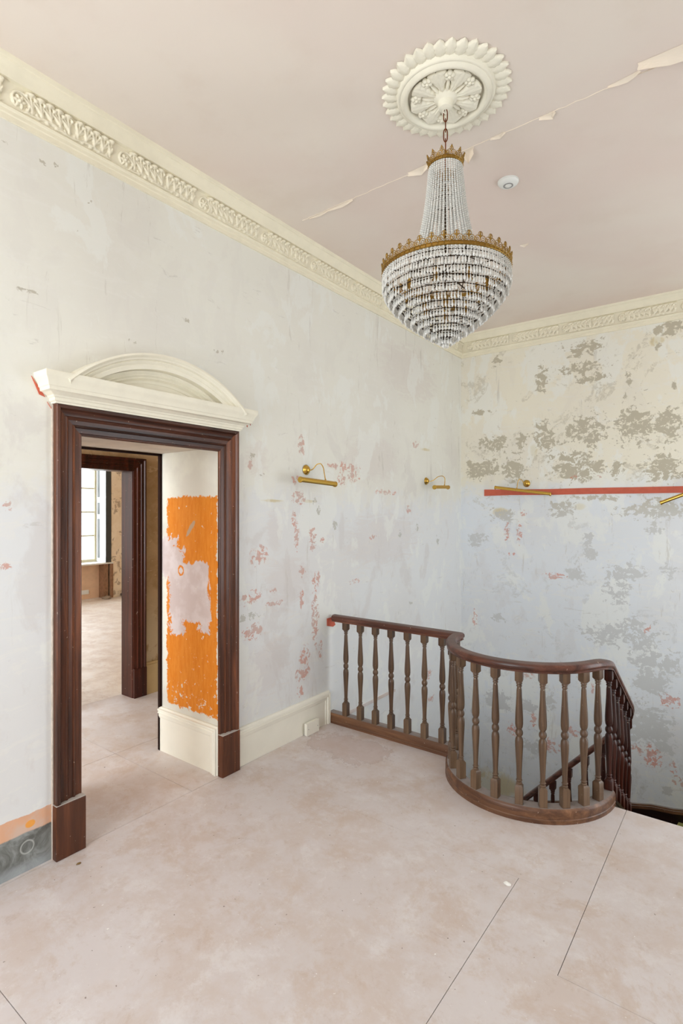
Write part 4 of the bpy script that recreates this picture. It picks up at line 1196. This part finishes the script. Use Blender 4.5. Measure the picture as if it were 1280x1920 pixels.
def crown(R, z, n, h, band_h, flare, name):
    br = MB().lathe([(R, 0), (R + 0.003, 0.001), (R + 0.004, band_h * 0.15), (R + 0.001, band_h * 0.3), (R + 0.001, band_h * 0.7), (R + 0.004, band_h * 0.85), (R + 0.002, band_h), (R - 0.002, band_h), (R - 0.002, 0)], 72, (0, 0, cz(z)), closed=True)
    br.build(name, M['bronze'], ch, auto=40)
    # studs on the band
    m = MB()
    for k in range(n * 2):
        a = 2 * PI * k / (n * 2)
        m.lathe([(0.0, -0.004), (0.0035, 0.0), (0.0, 0.004)], 6, ((R + 0.003) * math.cos(a), (R + 0.003) * math.sin(a), cz(z) + band_h / 2))
    m.build('band_studs', M['bronze'], ch)
    fm = finial_mesh(h, 2 * PI * R / n, name + '_point')
    for k in range(n):
        a = 2 * PI * (k + 0.5) / n
        inst('crown_point', fm, ch, (R * math.cos(a), R * math.sin(a), cz(z) + band_h), (0, flare, a))


crown(0.076, 3.172, 12, 0.040, 0.016, 0.30, 'top_crown')
RB = 0.288
crown(RB, 2.683, 36, 0.040, 0.017, 0.10, 'main_crown')
# rings and spokes inside
ringm = MB()
tiers = [(2.672, 0.286), (2.642, 0.286), (2.612, 0.276), (2.582, 0.258), (2.554, 0.236), (2.528, 0.211), (2.503, 0.184), (2.479, 0.155), (2.456, 0.125), (2.434, 0.094), (2.413, 0.062), (2.394, 0.030)]
for z, R in tiers:
    MB().lathe([(R - 0.010 + 0.0022 * math.cos(a), 0.0022 * math.sin(a)) for a in [2 * PI * i / 6 for i in range(6)]], 64, (0, 0, cz(z)), closed=True).build('wire_ring', M['wire'], ch, smooth=True)
m_ = MB()
for k in range(8):
    a = 2 * PI * k / 8
    m_.tube([(0, 0, cz(2.69)), (RB * math.cos(a), RB * math.sin(a), cz(2.69))], 0.003, 5)
    m_.tube([((R - 0.012) * math.cos(a), (R - 0.012) * math.sin(a), cz(z)) for z, R in tiers], 0.0022, 5)
m_.build('inner_frame', M['wire'], ch)
# lamp holders
m_ = MB().lathe([(0.016, 0.0), (0.018, 0.004), (0.012, 0.008), (0.011, 0.05), (0.013, 0.054), (0.0, 0.056)], 10)
lh = m_.mesh('lamp_holder'); lh.materials.append(M['bronze']); lh.polygons.foreach_set('use_smooth', [True] * len(lh.polygons))
for k in range(8):
    a = 2 * PI * (k + 0.3) / 8
    inst('lamp_holder', lh, ch, (0.185 * math.cos(a), 0.185 * math.sin(a), cz(2.585)))
for k in range(4):
    a = 2 * PI * (k + 0.3) / 4
    inst('lamp_holder', lh, ch, (0.09 * math.cos(a), 0.09 * math.sin(a), cz(2.50)))
    inst('lamp_holder', lh, ch, (0.040 * math.cos(a), 0.040 * math.sin(a), cz(3.09)))


def prism(m, x, y, z, L, r, rot):
    """six-sided icicle prism with a pointed top and bottom"""
    m.lathe([(0.0, 0.0), (r * 0.45, -L * 0.12), (r * 0.55, -L * 0.35), (r * 1.25, -L * 0.72), (0.0, -L)], 6, (x, y, z), rot=rot)


R_ = random.Random(3)
for i, (z, R) in enumerate(tiers):
    L = 0.034
    n = max(7, int(2 * PI * R / 0.0135))
    m = MB()
    for k in range(n):
        if R_.random() < (0.07 if i < 10 else 0.0): continue
        a = 2 * PI * (k + (i % 2) * 0.5) / n + R_.uniform(-0.004, 0.004)
        r2 = R + R_.uniform(-0.003, 0.003)
        prism(m, r2 * math.cos(a), r2 * math.sin(a), cz(z) - 0.002 + R_.uniform(-0.002, 0.002), L * R_.uniform(0.93, 1.05), 0.0046, R_.uniform(0, 1))
        # small octagon button above each prism
        m.lathe([(0.0, 0.0075), (0.0036, 0.003), (0.0036, 0.0), (0.0, -0.003)], 6, (r2 * math.cos(a), r2 * math.sin(a), cz(z) + 0.002))
    ob = m.build('prism_tier', M['crystal'], ch); ob['kind'] = 'stuff'
# tip cluster
m = MB()
for k in range(7):
    a = 2 * PI * k / 7
    prism(m, 0.012 * math.cos(a), 0.012 * math.sin(a), cz(2.385), 0.040, 0.005, 0)
m.build('tip_cluster', M['crystal'], ch)
# inner sleeve of prisms inside the tent
m = MB()
for k in range(26):
    a = 2 * PI * k / 26
    prism(m, 0.068 * math.cos(a), 0.068 * math.sin(a), cz(3.015), 0.062, 0.006, 0)
ob = m.build('inner_prism_sleeve', M['crystal'], ch); ob['kind'] = 'stuff'
MB().lathe([(0.062 + 0.002 * math.cos(a), 0.002 * math.sin(a)) for a in [2 * PI * i / 6 for i in range(6)]], 40, (0, 0, cz(3.015)), closed=True).build('wire_ring', M['wire'], ch)
m = MB()
for k in range(16):
    a = 2 * PI * k / 16
    for j, (rr, zz) in enumerate(((0.040, 3.105), (0.040, 3.085))): m.lathe([(0, -0.008), (0.006, 0), (0, 0.008)], 6, (rr * math.cos(a), rr * math.sin(a), cz(zz)))
m.build('inner_beads', M['crystal'], ch)
# tent of bead strings
NS = 42
sm = MB(); nb = 46
for b in range(nb):
    t = b / (nb - 1)
    z = 3.168 + (2.705 - 3.168) * t
    R = 0.074 + 0.070 * t + 0.018 * t ** 3 - 0.010 * math.sin(PI * t)
    s = 0.0052 + 0.0010 * t
    sm.lathe([(0.0, -s), (s * 0.95, -s * 0.35), (s * 0.95, s * 0.35), (0.0, s)], 6, (R, 0, cz(z)))
sme = sm.mesh('bead_string'); sme.materials.append(M['crystal'])
for k in range(NS):
    inst('bead_string', sme, ch, (0, 0, 0), (0, 0, 2 * PI * k / NS))
MB().lathe([(0.160 + 0.002 * math.cos(a), 0.002 * math.sin(a)) for a in [2 * PI * i / 6 for i in range(6)]], 48, (0, 0, cz(2.70)), closed=True).build('wire_ring', M['wire'], ch)
# pendant fringe under the main crown, joined above the first tier
m = MB()
for k in range(110):
    a = 2 * PI * k / 110
    for j in range(3):
        m.lathe([(0.0, -0.005), (0.0048, 0.0), (0.0, 0.005)], 6, ((RB - 0.001) * math.cos(a), (RB - 0.001) * math.sin(a), cz(2.680 - 0.0095 * j)))
ob = m.build('bead_fringe', M['crystal'], ch); ob['kind'] = 'stuff'

# ------------------------------------------------------------------ smoke alarm
sa = empty('smoke_alarm', (1.438, 3.118, CH)); tag(sa, 'round white smoke alarm on the ceiling with a grey ring', 'smoke alarm')
MB().lathe([(0.050, 0.0), (0.056, -0.003), (0.058, -0.009), (0.054, -0.016), (0.044, -0.022), (0.030, -0.026), (0.0, -0.026)], 40).build('body', M['plastic'], sa, auto=40)
MB().lathe([(0.052, -0.0005), (0.060, -0.0005), (0.060, -0.006), (0.052, -0.006)], 40, closed=True).build('mount_ring', M['plastic'], sa)
MB().lathe([(0.020, -0.022), (0.028, -0.022), (0.028, -0.0272), (0.020, -0.0272)], 32, closed=True).build('grille_ring', M['grey_plastic'], sa)
MB().lathe([(0.0, -0.025), (0.016, -0.025), (0.016, -0.029), (0.0, -0.030)], 28).build('test_button', M['plastic'], sa, auto=40)

# ------------------------------------------------------------------ ceiling crack with lifted flakes of paint
ceil_o = bpy.data.objects['ceiling']


def flake(pts, hang, curl):
    """thin curling flake: pts outline on the ceiling; the first edge stays fixed, the far edge hangs"""
    m = MB(); n = 6; vs = []
    L0, L1, R1, R0 = [Vector((p[0], p[1], 0)) for p in pts]
    for top in (0, 1):
        for i in range(n + 1):
            u = i / n
            for j in range(5):
                v = j / 4
                p = L0.lerp(R0, v).lerp(L1.lerp(R1, v), u)
                ed = 1.0 - 0.85 * abs(2 * v - 1) ** 2.2
                p = L0.lerp(R0, v).lerp(L0.lerp(R0, v).lerp(L1.lerp(R1, v), u), ed)
                zz = CH - 0.001 - hang * u ** 1.6 + curl * math.sin(PI * v) * u - (0.0014 if top else 0)
                p = p + Vector((0.004 * math.sin(9 * v + u * 5) * u, 0.004 * math.cos(7 * v + 3 * u) * u, 0))
                vs.append((p.x, p.y, zz))
    k = 5; N = (n + 1) * k; fs = []
    for i in range(n):
        for j in range(4):
            a = i * k + j
            fs += [(a, a + 1, a + k + 1, a + k), (N + a, N + a + k, N + a + k + 1, N + a + 1)]
        for a in (i * k, i * k + 4): fs.append((a, a + k, N + a + k, N + a))
    for j in range(4):
        for a in (j, n * k + j): fs.append((a, a + 1, N + a + 1, N + a))
    m.add(vs, fs); m.build('paint_flake', M['flake'], ceil_o, smooth=False)


for pts, h, c in [
    (((2.180, 2.629), (2.189, 2.714), (2.60, 2.715), (2.60, 2.640)), 0.022, 0.006),
    (((2.05, 2.690), (2.06, 2.714), (2.20, 2.700), (2.18, 2.675)), 0.008, 0.003),
    (((1.739, 2.700), (1.779, 2.748), (1.817, 2.728), (1.817, 2.700)), 0.012, 0.004),
    (((1.345, 2.713), (1.325, 2.795), (1.345, 2.790), (1.401, 2.713)), 0.030, 0.004),
    (((1.010, 2.695), (1.040, 2.738), (1.111, 2.738), (1.150, 2.690)), 0.018, 0.006),
    (((0.420, 2.722), (0.425, 2.735), (0.604, 2.738), (0.610, 2.716)), 0.010, 0.003),
    (((0.254, 2.726), (0.262, 2.738), (0.42, 2.736), (0.42, 2.722)), 0.006, 0.002),
    (((1.497, 2.700), (1.503, 2.722), (1.577, 2.716), (1.573, 2.697)), 0.010, 0.003),
    (((1.237, 3.914), (1.233, 3.945), (1.274, 3.962), (1.291, 3.926)), 0.006, 0.002)]:
    flake(pts, h, c)
# the crack itself: a raised lip of broken paint with a dark gap
R_ = random.Random(12)
vs = []; m_ = MB(); x = 0.20; pv_ = None
line = []
while x < 3.4:
    line.append((x, 2.712 + R_.uniform(-0.004, 0.004) - 0.014 * max(0, x - 1.2) + 0.012 * max(0, 0.8 - x)))
    x += R_.uniform(0.02, 0.05)
wd = [R_.uniform(0.0008, 0.0024) for _ in line]
for i, (x, y) in enumerate(line):
    vs += [(x, y - wd[i], CH - 0.0003), (x, y - wd[i] * .2, CH - 0.0035), (x, y + wd[i], CH - 0.0003)]
n = len(line)
m_.add(vs, [f for i in range(n - 1) for f in ((i * 3, i * 3 + 1, i * 3 + 4, i * 3 + 3), (i * 3 + 1, i * 3 + 2, i * 3 + 5, i * 3 + 4))])
m_.build('cracked_paint_lip', M['flake'], ceil_o)

# ------------------------------------------------------------------ windows
def sash_window(name, label, x0, y0, x1, y1, z0, z1, cols, rows, mat):
    """frame in the plane through (x0,y0)-(x1,y1)"""
    root = empty(name, (0, 0, 0)); struct(root, label)
    d = Vector((x1 - x0, y1 - y0, 0)); L = d.length; d.normalize(); nrm = Vector((-d.y, d.x, 0))
    def bar(name, a0, a1, za, zb, th):
        p = [Vector((x0, y0, 0)) + d * a for a in (a0, a1)]
        vs = []
        for z in (za, zb):
            for q, s in ((p[0], -1), (p[1], -1), (p[1], 1), (p[0], 1)): vs.append((q.x + nrm.x * s * th, q.y + nrm.y * s * th, z))
        return MB().add(vs, [(0, 3, 2, 1), (4, 5, 6, 7), (0, 1, 5, 4), (1, 2, 6, 5), (2, 3, 7, 6), (3, 0, 4, 7)]).build(name, mat, root)
    bar('stile', 0, 0.05, z0, z1, 0.025); bar('stile', L - 0.05, L, z0, z1, 0.025)
    bar('sash_rail', 0, L, z0, z0 + 0.055, 0.026); bar('sash_rail', 0, L, z1 - 0.05, z1, 0.026)
    cw = (L - 0.1) / cols; rh = (z1 - z0 - 0.105) / rows
    for i in range(1, cols): bar('glazing_bar', 0.05 + cw * i - 0.013, 0.05 + cw * i + 0.013, z0, z1, 0.012)
    for j in range(1, rows): bar('glazing_bar', 0.0, L, z0 + 0.055 + rh * j - 0.013, z0 + 0.055 + rh * j + 0.013, 0.011)
    for i in range(cols):
        for j in range(rows):
            a = 0.05 + cw * i; z = z0 + 0.055 + rh * j
            bar('pane', a + 0.008, a + cw - 0.008, z + 0.008, z + rh - 0.008, 0.0015).data.materials[0] = M['glass']
    return root


WX = FX - 0.36
cp = plain('creamy_window_paint', srgb(196, 188, 160), 0.5, var=0.01)
w1 = sash_window('window_1', 'tall white sash window seen through both doorways', WX, 4.12, WX, 5.40, 0.65, 2.95, 4, 5, cp)
w2 = sash_window('window_2', 'second sash window of the front room', WX, 1.27, WX, 2.53, 0.65, 2.95, 4, 5, cp)
for k, (a, b) in enumerate(WIN_REAR): sash_window('window_%d' % (k + 3), 'tall window behind the viewer', a, RY - 0.08, b, RY - 0.08, 0.7, 3.0, 3, 4, M['white'])
sash_window('window_5', 'stair window in the right wall', RX + 0.08, 3.45, RX + 0.08, 5.15, -0.15, 2.55, 3, 4, M['white'])
# panelled shutter folded in the window reveal, dark edge board, sill
shp = plain('pale_blue_white_shutter', srgb(214, 222, 226), 0.45, var=0.01)
dk = plain('charcoal_shutter_edge', srgb(62, 64, 62), 0.5, var=0.05)
sh = empty('shutter', (FX - 0.17, 5.385, 0.66)); tag(sh, 'tall panelled window shutter folded back, white face and charcoal edge', 'shutter')
MB().box((-0.17, 0.0, 0.0), (0.165, 0.012, 2.28)).build('leaf', shp, sh)
for za, zb in ((0.07, 0.80), (0.88, 1.10), (1.20, 2.2)):
    m_ = MB(); m_.box((-0.12, -0.004, za), (-0.045, 0.0, zb)).build('panel', dk, sh)
    MB().box((-0.03, -0.006, za), (0.11, 0.0, zb)).build('panel', shp, sh)
MB().box((0.165, -0.005, 0.0), (0.176, 0.095, 2.28)).build('edge_board', dk, sh)
sl = MB().box((WX - 0.02, 4.10, 0.63), (FX + 0.02, 5.52, 0.655)); struct(sl.build('trim_7', M['white']), 'window sill in the front room')
m_ = MB().box((FX - 0.5, 5.36, 0.0), (FX - 0.02, 5.44, 0.63)).box((FX - 0.03, 5.465, 0.0), (FX + 0.01, 5.52, 0.63))
struct(m_.build('trim_8', plain('bare_wood_stud', srgb(150, 112, 84), 0.7, var=0.08, scale=20)), 'bare wooden stud beside the panel under the window')
struct(MB().box((FX - 0.5, 5.44, 0.0), (FX - 0.10, 5.49, CH)).build('wall_window_return', dk), 'dark gap behind the shutter box')
# power point and debris in the front room
tag(MB().box((FX - 0.2, 5.02, 0.09), (FX - 0.185, 5.16, 0.165)).build('wall_socket', M['plastic']), 'tiny white socket low under the far window', 'socket')


def rubble(name, loc, s, label, mat, seed, cat='debris', group=None):
    bm = bmesh.new(); bmesh.ops.create_icosphere(bm, subdivisions=2, radius=1)
    R = random.Random(seed)
    for v in bm.verts:
        k = R.uniform(0.75, 1.15); v.co = Vector((v.co.x * s[0] * k, v.co.y * s[1] * k, max(-0.3, v.co.z) * s[2] * k + s[2] * 0.3))
    me = bpy.data.meshes.new(name); bm.to_mesh(me); bm.free()
    zmin = min(v.co.z for v in me.vertices)
    for v in me.vertices: v.co.z -= zmin
    o = link(name, me, mat); o.location = loc
    return tag(o, label, cat, group)


gr = plain('grey_rubble', srgb(158, 142, 124), 0.9, var=0.08, scale=30)
rubble('plaster_lump', (FX + 0.06, 5.36, 0.0), (0.10, 0.09, 0.04), 'lump of fallen plaster on the floor below the far window', gr, 1)
rubble('plaster_lump', (FX + 0.08, 5.75, 0.0), (0.10, 0.12, 0.06), 'dark heap of rubble at the foot of the far peach wall', plain('dark_rubble', srgb(90, 80, 70), 0.9, var=.08), 2)
wc = plain('white_crumb', srgb(240, 238, 232), 0.8, var=0.02)
rubble('plaster_crumb', (1.735, 2.29, 0.0), (0.016, 0.010, 0.008), 'white plaster crumb at the end of the right-hand floor joint', wc, 3)
rubble('plaster_crumb', (0.135, 1.255, 0.0), (0.006, 0.012, 0.005), 'brown crumb on the floor by the near plinth block', plain('brown_crumb', srgb(128, 100, 60), 0.9), 4)
rubble('plaster_crumb', (1.045, 0.90, 0.0), (0.028, 0.02, 0.010), 'white plaster scrap at the bottom edge of the view', wc, 5)
